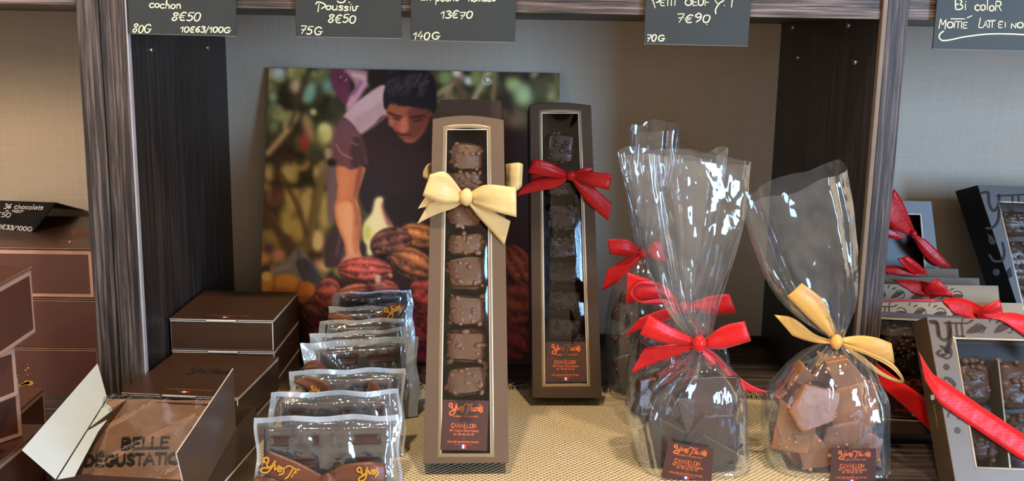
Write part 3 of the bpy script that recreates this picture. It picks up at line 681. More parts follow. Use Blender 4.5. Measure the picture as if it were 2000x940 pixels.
# heap of cocoa pods
poly([(600, 596), (640, 560), (700, 540), (760, 470), (860, 460), (1040, 470), (1060, 760), (500, 760), (500, 590)], (40, 20, 22), 3)
pod_n = noise_field(11, 33, 3); pod_f = np.clip((noise_field(5, 34, 2)-.25)*1.8, 0, 1.2)
def pod(x, y, rx, ry, ang, c, seed=0, ridges=5, rough=.5):
    a = math.radians(ang); dx, dy = xgrid-x, ygrid-y
    u, v = (dx*math.cos(a)+dy*math.sin(a))/rx, (-dx*math.sin(a)+dy*math.cos(a))/ry
    r2 = u*u+v*v; m_ = blur((r2 < 1).astype(float), .8)
    w = np.clip(v/np.sqrt(np.clip(1-u*u, .04, 1)), -1, 1)
    rid = (0.5+0.5*np.cos(np.arcsin(w)*ridges*1.6+seed+3.6*(pod_n-.5)))*.72+.34*pod_f
    shade = (0.46+0.50*rid)*(1+rough*(pod_n-.5)*1.4)*(1.08-0.42*r2)-0.22*np.clip(v, -1, 1)
    lay(m_, np.clip(np.array(c)[None, None]*shade[..., None]*1.18, 0, 255))
for p_ in [(620, 610, 30, 34, 20, (104, 62, 66), 1), (640, 660, 44, 40, 10, (92, 34, 36), 2), (720, 640, 70, 50, 0, (104, 40, 40), 2.5), (830, 640, 50, 40, 80, (120, 44, 38), 3), (818, 700, 50, 34, 20, (84, 26, 30), 1),
           (640, 578, 26, 36, 12, (160, 82, 78), 3), (1010, 520, 46, 30, 60, (112, 54, 36), 2), (1006, 600, 40, 46, 10, (104, 44, 34), 1), (1000, 672, 40, 40, 30, (92, 28, 32), 2), (900, 560, 60, 50, 0, (120, 60, 40), 1),
           (830, 572, 30, 44, 8, (156, 60, 48), 4), (820, 462, 42, 26, 12, (160, 98, 52), 1), (764, 476, 42, 32, -14, (104, 62, 52), 2, 6, 1.1), (806, 516, 46, 30, 24, (158, 94, 60), 3), (691, 572, 34, 17, -14, (186, 108, 74), 1), (748, 562, 32, 17, 8, (164, 78, 66), 2), (713, 528, 54, 26, 2, (176, 78, 68), .5, 6)]: pod(*p_)
ell(738, 545, 6, 9, (176, 140, 116), 1.2); ell(763, 538, 4, 5, (170, 120, 80), 1); ell(742, 560, 10, 6, (120, 80, 70), 1.5)
poly([(500, 716), (1120, 716), (1120, 770), (500, 770)], (40, 20, 20), 1, smooth=False)
IMG *= (0.975+0.05*noise_field(3, 77, 2))[..., None]
IMG *= np.array((1.10, 1.0, 0.88))
IMG = np.clip(IMG, 0, 255)/255
LINIMG = np.where(IMG <= .04045, IMG/12.92, ((IMG+.055)/1.055)**2.4)

PA, PB = Py(525.5, 132, 0.350), Py(1093, 143.2, 0.350)                    # top corners near the wall
PC, PD = np.array([PA[0]-0.004, 0.2535, 0.0012]), np.array([PB[0]+0.003, 0.2535, 0.0012])   # foot on the shelf
pt = thing('farmer_poster', 'poster of a bent farmer gathering cocoa pods, leaning on the wall', 'poster', loc=(PC+PD)/2)
NU, NV = 300, 320
uu, vv = np.meshgrid(np.linspace(0, 1, NU), np.linspace(0, 1, NV), indexing='ij')
SP = ((PA[None, None]*(1-uu)[..., None]+PB[None, None]*uu[..., None])*(1-vv)[..., None]+(PC[None, None]*(1-uu)[..., None]+PD[None, None]*uu[..., None])*vv[..., None]).reshape(-1, 3)
nrm = np.cross(PB-PA, PA-PC); nrm /= np.linalg.norm(nrm)
if nrm[1] > 0: nrm = -nrm
qx, qy = projN(SP)
# where on the printed picture each mesh point lies (picture laid out to fill the sheet)
ix = np.clip(qx-PX0, 0, PW-1.001); iy = np.clip(qy-PY0, 0, PH-1.001)
x0i, y0i = ix.astype(int), iy.astype(int); fx, fy = (ix-x0i)[:, None], (iy-y0i)[:, None]
PC_COL = (LINIMG[y0i, x0i]*(1-fx)+LINIMG[y0i, x0i+1]*fx)*(1-fy)+(LINIMG[y0i+1, x0i]*(1-fx)+LINIMG[y0i+1, x0i+1]*fx)*fy
m, N, L, b = new_mat('printed_photo')
at = N.new('ShaderNodeAttribute'); at.attribute_name = 'print'
POSTER_GAIN = 2.3
gm = N.new('ShaderNodeMix'); gm.data_type = 'RGBA'; gm.blend_type = 'MULTIPLY'; gm.inputs[0].default_value = 1.0
L.new(at.outputs['Color'], gm.inputs[6]); gm.inputs[7].default_value = (POSTER_GAIN, POSTER_GAIN, POSTER_GAIN, 1)
L.new(gm.outputs[2], b.inputs['Base Color']); b.inputs['Roughness'].default_value = 0.45; b.inputs['Specular IOR Level'].default_value = 0.3
sheet = obj('printed_sheet', SP+nrm*0.0003, grid_faces(NU, NV), m, pt)
ca = sheet.data.color_attributes.new('print', 'FLOAT_COLOR', 'POINT')
buf = np.ones((NU*NV, 4), np.float32); buf[:, :3] = PC_COL; ca.data.foreach_set('color', buf.ravel())
bk = -nrm*0.004; V = [PA, PB, PD, PC, PA+bk, PB+bk, PD+bk, PC+bk]
obj('backing_board', V, [(0, 1, 2, 3), (7, 6, 5, 4), (0, 4, 5, 1), (1, 5, 6, 2), (2, 6, 7, 3), (3, 7, 4, 0)], M['black_card'], pt)
for (ex, ey) in ((670, 154), (953, 156)):
    c = hit(ex, ey, nrm, nrm@PA); a1 = (PB-PA)/np.linalg.norm(PB-PA); a2 = np.cross(nrm, a1); V = []
    for i in range(20):
        for j in range(6):
            A_, B_ = i*math.pi/10, j*math.pi/3; R_ = 0.0042+0.0007*math.cos(B_)
            V.append(c+a1*R_*math.cos(A_)+a2*R_*math.sin(A_)+nrm*(0.0008+0.0007*math.sin(B_)))
    obj('eyelet', V, [(i*6+j, ((i+1) % 20)*6+j, ((i+1) % 20)*6+(j+1) % 6, i*6+(j+1) % 6) for i in range(20) for j in range(6)], M['steel'], pt, True)

# ------------------------------------------------------------------ burlap cloth with a frayed back edge
ct = thing('burlap_cloth', 'beige burlap cloth with a frayed back edge under the boxes and bags', 'cloth', loc=(0, 0, 0))
nx, ny = 140, 90; BX0, BX1, BY0, BY1 = -0.345, 0.334, -0.40, 0.153
V = []
for i in range(nx):
    for j in range(ny):
        x, y = BX0+(BX1-BX0)*i/(nx-1), BY0+(BY1-BY0)*j/(ny-1)
        yy = y+(0.006*math.sin(x*9+1)-0.018*max(0, x-0.05)/0.28 if j == ny-1 else (0.006*math.sin(x*9+1)-0.018*max(0, x-0.05)/0.28)*(j/(ny-1))**3)
        V.append((x, yy, 0.0009+0.0003*mnoise.noise((x*40, y*40, 0))))
obj('woven_cloth', V, grid_faces(nx, ny), M['burlap'], ct, True, solid=0.0005)
mb = MB(); rr = random.Random(3)
for k in range(330):
    x = BX0+(BX1-BX0)*(k+rr.random())/330; y = BY1-0.001+0.006*math.sin(x*9+1)-0.018*max(0, x-0.05)/0.28
    l = rr.uniform(.011, .021); a = rr.gauss(0.15, .35); w = rr.uniform(.0003, .00055); zz = rr.uniform(.001, .004)
    pts = [np.array([x, y-.002, .0013]), np.array([x+math.sin(a)*l*.5, y+math.cos(a)*l*.5, .0013+zz]), np.array([x+math.sin(a*1.5)*l, y+math.cos(a)*l, .0012+zz*.4])]
    pp = catmull(pts, 6); n0 = len(mb.v)
    for q in pp:
        for s_ in range(4):
            an = s_*math.pi/2; mb.v.append((q[0]+w*math.cos(an), q[1], q[2]+w*math.sin(an)))
    for i in range(5):
        for s_ in range(4): mb.f.append((n0+i*4+s_, n0+i*4+(s_+1) % 4, n0+(i+1)*4+(s_+1) % 4, n0+(i+1)*4+s_)); mb.m.append(0)
fr = mb.build('fringe', M['burlap_thread'], ct, True); fr['kind'] = 'stuff'
# ------------------------------------------------------------------ chocolates
def icosph(sub=1):
    bm = bmesh.new(); bmesh.ops.create_icosphere(bm, subdivisions=sub, radius=1.0); bm.verts.index_update()
    V = np.array([v.co[:] for v in bm.verts]); F = [[v.index for v in f.verts] for f in bm.faces]; bm.free(); return V, F
ICO1, ICO2 = icosph(1), icosph(2)
def bite_mesh(sx, sy, sz, seed, nuts=16, rough=0.0016):
    """rounded block of chocolate with coated nut pieces standing out of it; local x right, y depth, z up"""
    rs = random.Random(seed); n = 9; V = []; F = []; idx = {}
    def vid(i, j, k):
        if (i, j, k) not in idx:
            p = np.array([i, j, k], float)/(n-1)*2-1
            q = np.sign(p)*np.abs(p)**1.0; L = (np.abs(q)**5).sum()**(1/5); q = q/L*max(np.abs(q))
            w = q*np.array([sx, sy, sz])/2
            d = mnoise.noise(Vector(w*150+seed*3.1))*rough+mnoise.noise(Vector(w*55+seed))*rough*1.6
            V.append(tuple(w+q/np.linalg.norm(q+1e-9)*d)); idx[(i, j, k)] = len(V)-1
        return idx[(i, j, k)]
    for a in range(n-1):
        for c in range(n-1):
            for lo, hi in ((0, 1), (n-1, 0)):
                for ax in range(3):
                    def k_(u, v):
                        t = [u, v]; t.insert(ax, lo); return vid(*t)
                    f = [k_(a, c), k_(a+1, c), k_(a+1, c+1), k_(a, c+1)]
                    F.append(f if hi else f[::-1])
    mi = [0]*len(F)
    for k in range(nuts):
        x, z = rs.uniform(-.48, .48)*sx, rs.uniform(-.5, .5)*sz; r = rs.uniform(.0016, .0032)
        y = -sy/2+rs.uniform(-.0008, .0010)
        Rm = np.array(Matrix.Rotation(rs.uniform(0, 6), 3, (rs.random(), rs.random(), rs.random())))
        U = ICO2[0]*np.array([r*1.3, r*.9, r*.85]); U = U@Rm.T+np.array([x, y, z]); n0 = len(V)
        V += [tuple(u) for u in U]; F += [[i+n0 for i in f] for f in ICO2[1]]; mi += [1]*len(ICO2[1])
    return np.array(V), F, mi
def ring_faces(n, a, b):  # quads between loops starting at a and b
    return [(a+i, a+(i+1) % n, b+(i+1) % n, b+i) for i in range(n)]
def edge_loop(c4, nseg=6, arch=0.0):
    """bl, br, tr, tl corners -> closed loop, top edge raised by arch"""
    c4 = [np.array(c, float) for c in c4]; out = []
    for k in range(4):
        a, b = c4[k], c4[(k+1) % 4]
        for i in range(nseg):
            t = i/nseg; p = a+(b-a)*t
            if k == 2: p = p+np.array([0, arch*math.sin(math.pi*t)])
            out.append(p)
    return np.array(out)
def frame_box(f, t, outer, inner, depth, mat, trim, back, arch=0.0, rim=0.004, trimw=0.0035, side=None):
    """window carton: face with a real opening, side walls, back and an embossed trim round the opening"""
    n = 24; O = edge_loop(outer, 6, arch); I = edge_loop(inner, 6, arch*0.5); mb = MB()
    L3 = lambda A, y: [(p[0], y, p[1]) for p in A]
    V = L3(O, 0.0008)+L3(O+(O.mean(0)-O)*0.004, 0)+L3(I, 0)+L3(I, rim)
    F = ring_faces(n, 0, n)+ring_faces(n, n, 2*n)+ring_faces(n, 2*n, 3*n)
    mb.add(f.ws(V), F, 0)
    V = L3(O, 0.0008)+L3(O, depth); mb.add(f.ws(V), ring_faces(n, n, 0), 1)
    mb.add(f.ws(L3(O, depth)), [tuple(range(n))], 1)
    mb.build('carton', [mat, side or mat], t)
    mb = MB(); C = I.mean(0)
    off = lambda w: I+np.array([np.sign(p-C)*w*np.array([1, 1]) for p in I])
    A, B, D = off(0.0002), off(trimw*.5), off(trimw)
    mb.add(f.ws(L3(A, -0.0001)+L3(B, -0.0007)+L3(D, -0.0001)), ring_faces(n, 0, n)+ring_faces(n, n, 2*n)); mb.build('window_trim', M[trim], t, True)
    mb = MB(); mb.add(f.ws(L3(edge_loop(inner, 6, 0)*1.0, depth-0.002)), [tuple(range(n))]); mb.build('tray', M[back], t)
    return I
def rim_strip(f, t, inner):   # bare paper cut edges seen down the sides of the opening
    mb = MB()
    for (a, b, s) in ((inner[0], inner[3], -1), (inner[1], inner[2], 1), (inner[3], inner[2], 0)):
        a, b = np.array(a), np.array(b); w = np.array([.0007*s, 0]) if s else np.array([0, .0007])
        mb.add(f.ws([(a[0], -.0002, a[1]), (b[0], -.0002, b[1]), (b[0]+w[0], -.0002, b[1]+w[1]), (a[0]+w[0], -.0002, a[1]+w[1])]), [(0, 1, 2, 3)])
    mb.build('cut_edge', M['pale_edge'], t)
def curved_film(f, t, inner, bulge, name='window', y0=0.0015):
    nx, nz = 16, 24; bl, br, tr, tl = [np.array(c) for c in inner]; V = []
    for i in range(nx):
        for j in range(nz):
            u, v = i/(nx-1), j/(nz-1); p = (bl*(1-u)+br*u)*(1-v)+(tl*(1-u)+tr*u)*v
            V.append((p[0], y0-bulge*math.sin(math.pi*u)*math.sin(math.pi*min(v*1.0, 1))**.4, p[1]))
    obj(name, f.ws(V), grid_faces(nx, nz), M['window_film'], t, True)
def address_label(f, t, q, y=-0.0004, parts=('logo', 'town', 'small', 'flag'), pen=1.0, d=None):
    """brown shop label; q = tl,tr,br,bl pixels"""
    d = y if d is None else d
    pl = lambda x, yy: f.pw(x, yy, d-0.00025)
    mb = MB(); qq = [f.pw(*p, d) for p in q]; mb.add(qq, [(3, 2, 1, 0)]); lab = mb.build('label', M['label_brown'], t, solid=0.0002)
    tl, tr, br, bl = [np.array(p, float) for p in q]
    at = lambda u, v: (tl*(1-u)+tr*u)*(1-v)+(bl*(1-u)+br*u)*v
    W = np.linalg.norm(tr-tl); H = np.linalg.norm(bl-tl); mb = MB()
    logo_px(mb, at(.12, .05), at(.88, .05), H*.26, W*.0105*pen, pl, 0)
    sc = W/92.0
    text_px(mb, 'CAVAILLON', at(.21, .55), at(.75, .55), 8.0*sc, 0.78*sc*pen, pl, 0, 0, smooth=True)
    text_px(mb, 'CHOCOLATIER CREATEUR', at(.24, .335), at(.78, .335), 2.4*sc, 0.34*sc*pen, pl, 0, 1)
    text_px(mb, '164 Cours Bournissac', at(.17, .63), at(.81, .63), 5.2*sc, 0.42*sc*pen, pl, 0, 1)
    text_px(mb, '04 90 06 63 92', at(.27, .705), at(.71, .705), 4.6*sc, 0.42*sc*pen, pl, 0, 1)
    text_px(mb, 'MEILLEUR OUVRIER DE FRANCE', at(.14, .85), at(.82, .85), 3.2*sc, 0.42*sc*pen, pl, 0, 1)
    stroke_mesh(mb, [at(.30, .885), at(.68, .885)], .35*sc, pl, 1, False); stroke_mesh(mb, [at(.45, .44), at(.53, .44)], .3*sc, pl, 1, False); stroke_mesh(mb, [at(.45, .76), at(.53, .76)], .3*sc, pl, 1, False)
    for k in range(3): quad_px(mb, [at(.42+.045*k, .89), at(.465+.045*k, .89), at(.465+.045*k, .965), at(.42+.045*k, .965)], lambda x, yy: f.pw(x, yy, d-.0003), 2+k)
    mb.build('lettering', [M['orange_ink'], M['orange_ink'], M['blue_ink'], M['white_ink'], M['red_ink']], lab)
    return lab

def bow(t, name, matn, strips, Y, knot=None, seed=0):
    for k, s in enumerate(strips):
        A, B, bul = s[:3]; mb = MB(); strip(mb, pxs(A, Y), pxs(B, Y), 28, 7, bul, s[4] if len(s) > 4 else 0.0, seed+k)
        mb.build(s[3] if len(s) > 3 else 'bow_loop', M[matn], t, True, solid=0.0006)
    if knot:
        kx, ky, rx, ry, dd = knot; c = Py(kx, ky, Y-dd); r1 = Py(kx+rx, ky, Y-dd)[0]-c[0]; r2 = c[2]-Py(kx, ky+ry, Y-dd)[2]; V = []
        for u in ICO2[0]:
            th = math.atan2(u[2], u[0]); g = 1+0.10*math.sin(u[0]*9+seed)*abs(u[1])
            V.append(c+np.array([u[0]*r1*g, u[1]*(r1+r2)/2*.75, u[2]*r2*g]))
        obj('knot', V, ICO2[1], M[matn], t, True)

def long_box(label, fr, px, win, depth, mats, arch=0.004):
    t = thing('long_chocolate_box', label, 'chocolate box', fr.M, group='tall window boxes of chocolates')
    outer = [fr.px(*p) for p in px]
    if win is None: 
        n = 24; O = edge_loop(outer, 6, arch); mb = MB(); L3 = lambda A, y: [(p[0], y, p[1]) for p in A]
        mb.add(fr.ws(L3(O, 0)+L3(O, depth)), ring_faces(n, n, 0)+[tuple(range(n)), tuple(range(2*n-1, n-1, -1))]); mb.build('carton', mats[0], t)
        return t, None
    inner = [fr.px(*p) for p in win]
    frame_box(fr, t, outer, inner, depth, mats[0], mats[1], 'black_tray', arch, side=mats[2])
    rim_strip(fr, t, inner); curved_film(fr, t, inner, 0.0035)
    return t, inner
# front box with the cream bow (a second one stands right behind it)
TF = math.radians(15)
frA = frame_px((827, 907), (994, 905), 0.0145, TF)
tA, winA = long_box('tall brown window box with a cream satin bow, nearest the viewer', frA, [(827, 907), (994, 905), (984, 234), (845, 232)], [(862, 886), (958, 886), (951, 254), (873, 254)], 0.048,
                    (M['taupe_card'], 'taupe_trim', M['brown_card']))
address_label(frA, tA, [(865, 781), (955, 783), (951, 881), (860, 879)])
frA2 = Frame(frA.w(0.001, 0.052, 0.0)+np.array([0, 0, .0135]), tilt=TF, e1=frA.e1)
tA2, _ = long_box('second tall brown box, standing hidden right behind the cream bow box', frA2, [(834, 880), (990, 878), (979, 197), (859, 195)], None, 0.036, (M['brown_card'],), 0.001)
# back box with the red bow, leaning on the wall side
TB = math.radians(14)
frB = frame_px((1040, 778), (1176, 778), 0.0125, TB)
tB, winB = long_box('tall brown window box with a red satin bow, beside the poster', frB, [(1040, 778), (1176, 778), (1154.5, 206), (1035, 204)], [(1065, 750), (1147, 749), (1129, 222), (1059, 222)], 0.05,
                    (M['taupe_shaded'], 'taupe_trim', M['black_card']), 0.003)  # face colour holds the shade falling on this box
address_label(frB, tB, [(1067, 668), (1143, 668), (1146, 746), (1066, 746)])

def bites(fr, specs, mats, group, label, depth=0.021, nuts=16):
    for k, (x0, x1, y0, y1) in enumerate(specs):
        a, c = fr.px(x0, y1, depth-.008), fr.px(x1, y0, depth-.008); sx, sz = c[0]-a[0], c[1]-a[1]
        V, F, mi = bite_mesh(sx, 0.022, sz, hash_(group)+k, nuts)
        cx, cz = (a[0]+c[0])/2, (a[1]+c[1])/2; rs = random.Random(k)
        Rm = np.array(Matrix.Rotation(rs.uniform(-.09, .09), 3, 'Y'))@np.array(Matrix.Rotation(rs.uniform(-.2, .2), 3, 'X'))
        o = thing('chocolate_bite', label, 'chocolate', Frame(fr.w(cx, depth, cz-sz/2), e1=fr.e1).M, group=group)
        W = fr.ws(V@Rm.T+np.array([cx, depth, cz]))
        nb = len([q for q in mi if q == 0]); vb = max(max(f) for f in F[:nb])+1
        obj('block', W[:vb], F[:nb], mats[0], o, True); obj('nuts', W[vb:], [[i-vb for i in f] for f in F[nb:]], mats[1], o, True)
def hash_(s): return sum(ord(c)*(i+3) for i, c in enumerate(s)) % 997
bites(frA, [(876, 946, 278, 330), (875, 945, 334, 372), (874, 946, 385, 440), (873, 950, 456, 496), (872, 950, 502, 566), (871, 950, 576, 632), (869, 951, 643, 706), (869, 953, 720, 774)],
      (M['milk'], M['milk_nut']), 'milk chocolate bites in the tall cream bow box', 'square milk chocolate bite with nuts, in the tall cream bow box')
bites(frB, [(1066, 1126, 258, 318), (1066, 1130, 332, 382), (1067, 1132, 395, 448), (1068, 1134, 460, 505), (1068, 1136, 514, 556), (1068, 1138, 566, 606), (1068, 1140, 618, 664)],
      (M['dark'], M['dark_nut']), 'dark chocolate bites in the tall red bow box', 'square dark chocolate bite with nuts, in the tall red bow box', nuts=14)
def fY(fr, px, py): return fr.pw(px, py)[1]
# cream bow on the front box
YA = fY(frA, 911, 385)-0.003
bow(tA, 'bow', 'cream_satin', [
  lp((905, 377), (872, 337), (843, 340), (903, 394), (868, 399), (829, 384), .022),
  ([(836, 378, .004), (826, 392, .003), (816, 408, .002)], [(862, 392, .004), (848, 404, .003), (830, 404, .003)], .0, 'bow_tail'),
  ([(903, 388, .010), (874, 390, .007), (842, 395, .005), (829, 412, .004)], [(905, 396, .010), (884, 408, .008), (850, 420, .006), (814, 438, .006)], .002, 'bow_tail'),
  lp((918, 376), (950, 361), (1003, 366), (918, 394), (955, 410), (1004, 423), .022),
  ([(918, 392, .010), (945, 400, .008), (975, 420, .008), (997, 432, .008), (998, 420, .009)][:4], [(914, 398, .010), (940, 430, .008), (966, 458, .008), (985, 480, .008)], .002, 'bow_tail')], YA, (911, 385, 13, 18, .013), 3)
mbb = MB(); strip(mbb, [frA.pw(848, 383, -.0006), frA.pw(911, 380, -.0012), frA.pw(985, 378, -.0006)], [frA.pw(848, 399, -.0006), frA.pw(911, 396, -.0012), frA.pw(985, 398, -.0006)], 20, 4); mbb.build('ribbon_band', M['cream_satin'], tA, True, solid=.0005)
YA2 = fY(frA2, 990, 345)
bow(tA2, 'bow', 'cream_satin', [([(988, 321, .002), (1000, 319, .008), (1014, 318, .010), (1021, 321, .004)], [(988, 366, .002), (996, 372, .008), (1010, 372, .010), (1019, 364, .004)], .002),
  ([(841, 318, .002), (834, 322, .008), (827, 334, .006)], [(841, 348, .002), (836, 350, .008), (826, 346, .006)], .002)], YA2)
# red bow on the back box
YB = fY(frB, 1114, 343)-0.003
bow(tB, 'bow', 'red_satin', [
  lp((1108, 337), (1075, 318), (1046, 311), (1108, 348), (1074, 346), (1034, 338), .019),
  ([(1108, 345, .008), (1080, 346, .007), (1044, 352, .006), (1020, 366, .006)], [(1106, 352, .008), (1088, 366, .008), (1050, 374, .007), (1008, 383, .007)], .002, 'bow_tail'),
  ([(1120, 338, .008), (1140, 328, .012), (1155, 326, .010)], [(1122, 343, .008), (1142, 338, .012), (1158, 334, .010)], .002),
  lp((1121, 340), (1155, 336), (1191, 340), (1121, 349), (1150, 362), (1186, 371), .018),
  ([(1121, 346, .008), (1150, 358, .008), (1176, 380, .007), (1194, 397, .007)], [(1117, 352, .008), (1138, 385, .008), (1162, 410, .008), (1188, 432, .007)], .002, 'bow_tail')], YB, (1115, 343, 10, 10, .010), 5)
mbb = MB(); strip(mbb, [frB.pw(1037, 338, -.0006), frB.pw(1114, 336, -.0010), frB.pw(1160, 337, -.0006)], [frB.pw(1037, 351, -.0006), frB.pw(1114, 349, -.0010), frB.pw(1161, 350, -.0006)], 20, 4); mbb.build('ribbon_band', M['red_satin'], tB, True, solid=.0005)
# ------------------------------------------------------------------ closed cartons
def carton(name, label, cat, fr, w, d, h, mat, edge, inset=0.0, group=None, lid=True, tabs=True):
    """box standing on fr (x right along the front, y back, z up); lid flap with bare paper edges and a front slot"""
    t = thing(name, label, cat, fr.M, group=group); mb = MB()
    V, F, K = box_mesh(0, w, 0, d, 0, h-.0026, .0007, 1); mb.add(fr.ws(V), F, [1 if k else 0 for k in K])
    mb.build('carton_body', [mat, edge], t)
    if inset:
        mb = MB()
        for (T_, ww) in ((lambda u, v: fr.w(u, -.0002, v), w), (lambda u, v: fr.w(w+.0002, u, v), d)):
            a, c = .001, inset; z0, z1 = .001, h-.0036
            P = [(a, z0), (ww-a, z0), (ww-a, z1), (a, z1)]; Q = [(a+c, z0+c), (ww-a-c, z0+c), (ww-a-c, z1-c), (a+c, z1-c)]
            mb.add([T_(*p) for p in P]+[T_(*p) for p in Q], [(i, (i+1) % 4, 4+(i+1) % 4, 4+i) for i in range(4)])
        mb.build('folded_border', edge, t)
    if lid:
        mb = MB(); V, F, K = box_mesh(-.0006, w+.0006, -.001, d, h-.0012, h, .0003, 1)
        c = [sum(V[i][2] for i in f)/len(f) for f in F]
        mb.add(fr.ws(V), F, [0 if (z > h-.0002 or z < h-.001) else 1 for z in c]); L_ = mb.build('lid', [mat, M['pale_edge'] if edge is not M['copper_edge'] else edge], t)
        if tabs:
            mb = MB()
            for (a, b_) in ((.0, .33), (.66, 1.0)): mb.box(w*a, w*b_, -.0004, .004, h-.0030, h-.0024, 0, T=fr.ws)
            mb.box(w*.35, w*.64, -.0014, .001, h-.0022, h-.0010, .0002, T=fr.ws); mb.build('tuck_tab', M['pale_edge'] if edge is not M['copper_edge'] else edge, t)
        # side seam of the folded board
    return t
def lid_print(t, fr, w, d, h, script=False, k=1.0):
    mb = MB(); pl = lambda x, y: fr.w(x*.001, y*.001, h+.0003)
    W, D = w*1000, d*1000
    flip = lambda s, x0, x1, y, hh, pen, mi: text_px(mb, s, (x0, y), (x1, y), hh, pen, lambda a, b_: pl(a, 2*y-b_), 0, mi)
    flip('MEILLEUR OUVRIER DE FRANCE', W*.33, W*.73, D*.10, 2.4*k, .22*k, 0)
    stroke_mesh(mb, [(W*.43, D*.072), (W*.62, D*.072)], .14*k, pl, 1, False)
    for q in range(3): mb.add([pl(W*(.47+.03*q), D*.068), pl(W*(.50+.03*q), D*.068), pl(W*(.50+.03*q), D*.040), pl(W*(.47+.03*q), D*.040)], [(0, 1, 2, 3)], 2+q)
    o = mb.build('lettering', [M['gold_ink'], M['red_ink'], M['blue_ink'], M['white_ink'], M['red_ink']], t)
    if script:
        mb = MB(); s = W*.40/104
        for st in LOGO: stroke_mesh(mb, [(W*.33+q[0]*s, D*.62-q[1]*s*1.6) for q in st], .5, pl, 0)
        mb.build('embossed_script', M['black_ink'], t)
GB = 'small chocolate brown cartons beside the left upright'
def box_at(x, y, z, yaw): return Frame((x, y, z), yaw=yaw)
w_, h_ = 0.1115, 0.0347; Z0 = 0.0016
# rear pile of three, front pile of two
rp = [(-.3545, .0742, -.022), (-.3535, .0725, -.018), (-.3545, .0737, -.022)]
for k, (x, y, a) in enumerate(rp):
    lab = ['bottom carton of the rear pile by the left upright', 'middle carton of the rear pile by the left upright', 'topmost brown carton of the rear pile by the left upright'][k]
    fr = box_at(x, y, Z0+k*(h_+.0003), a); t = carton('chocolate_carton', lab, 'carton', fr, w_, .126, h_, M['choc_card'], M['pale_edge'], group=GB)
    if k == 2: lid_print(t, fr, w_, .126, h_)
fp = [(-.3575, -.0655, -.085), (-.3585, -.0648, -.095)]
for k, (x, y, a) in enumerate(fp):
    lab = ['lower brown carton of the front pile, under the script lid', 'upper brown carton of the front pile with embossed script lid'][k]
    fr = box_at(x, y, Z0+k*(h_+.0003), a); t = carton('chocolate_carton', lab, 'carton', fr, .1135, .128, h_, M['choc_card'], M['pale_edge'], group=GB)
    if k == 1: lid_print(t, fr, .1135, .128, h_, True)
# large red-brown boxes in the left bay
GL = 'large red brown boxes in the left bay'; hb = .0572
for k in range(3):
    fr = box_at(-.4535-.2105+.0015*(k == 1), .118+.002*k, k*(hb+.0003), 0.0)
    lab = ['red brown box with gold leaf print, bottom of the pile behind the left upright', 'plain red brown box, middle of the pile behind the left upright', 'red brown box with orange script, top of the pile under the tent card'][k]
    t = carton('large_chocolate_box', lab, 'chocolate box', fr, .2105, .20, hb, M['copper_card'], M['copper_edge'], 0.0 if k < 2 else .0035, GL, tabs=False)
    if k == 0:
        mb = MB(); rs = random.Random(2); f0 = fr
        for j in range(9):
            px, py = rs.uniform(42, 62), rs.uniform(705, 750)
            if j < 3: px, py = 56-7*j, 748+2*j
            a = f0.px(px, py); r = .0016 if j >= 3 else .0045
            mb.add([f0.w(a[0]+r*math.cos(q)*(1.3 if j < 3 else .7), -.0004, a[1]+r*.7*math.sin(q+j)) for q in np.linspace(0, 6.28, 10, endpoint=False)], [tuple(range(10))])
        mb.build('gold_print', M['gold_ink'], t)
    if k == 2:
        mb = MB(); pl = lambda x, y: Pz(x, y, fr.O[2]+hb+.0003)
        [stroke_mesh(mb, [(138+q[0]*.62, 451+q[1]*.22) for q in st], .8, pl) for st in LOGO]
        for (x0, x1, y) in ((134, 178, 461), (130, 176, 463.5), (116, 150, 470)): stroke_mesh(mb, [(x0, y), (x1, y)], .5, pl, 0, False)
        for q in range(3): quad_px(mb, [(130+4*q, 471), (134+4*q, 471), (133+4*q, 474), (129+4*q, 474)], pl, 1+q)
        mb.build('lettering', [M['orange_ink'], M['blue_ink'], M['white_ink'], M['red_ink']], t)
ztop = 3*(hb+.0003)+.0003
# leaning front pile at the frame edge; each box is turned
def turned_box(label, corner_px, z, h, left_px, w, d, cut=None):
    c = Pz(*corner_px, z+h); l = Pz(*left_px, z+h); e1 = (c-l); e1[2] = 0; e1 /= np.linalg.norm(e1)
    fr = Frame((c[0]-e1[0]*w, c[1]-e1[1]*w, z), e1=e1)
    return carton('large_chocolate_box', label, 'chocolate box', fr, w, d, h, M['copper_card'], M['copper_edge'], .0035, GL, tabs=False)
turned_box('red brown box at the bottom left corner, under the front pile', (86, 830), 0.0, .0575, (0, 900), .15, .03)
turned_box('lowest red brown box with a pale folded border in the front pile, left edge', (36, 731), .058, .0575, (0, 741), .15, .10)
turned_box('short middle red brown box of the front pile, left edge', (29, 672), .116, .044, (0, 682), .14, .09)
turned_box('turned red brown box on top of the front pile, left edge', (60, 520), .1605, .0575, (0, 552), .14, .12)
turned_box('low red brown box beside the front pile, close to the white flap', (85, 757), 0.0, .0570, (40, 796), .075, .10)
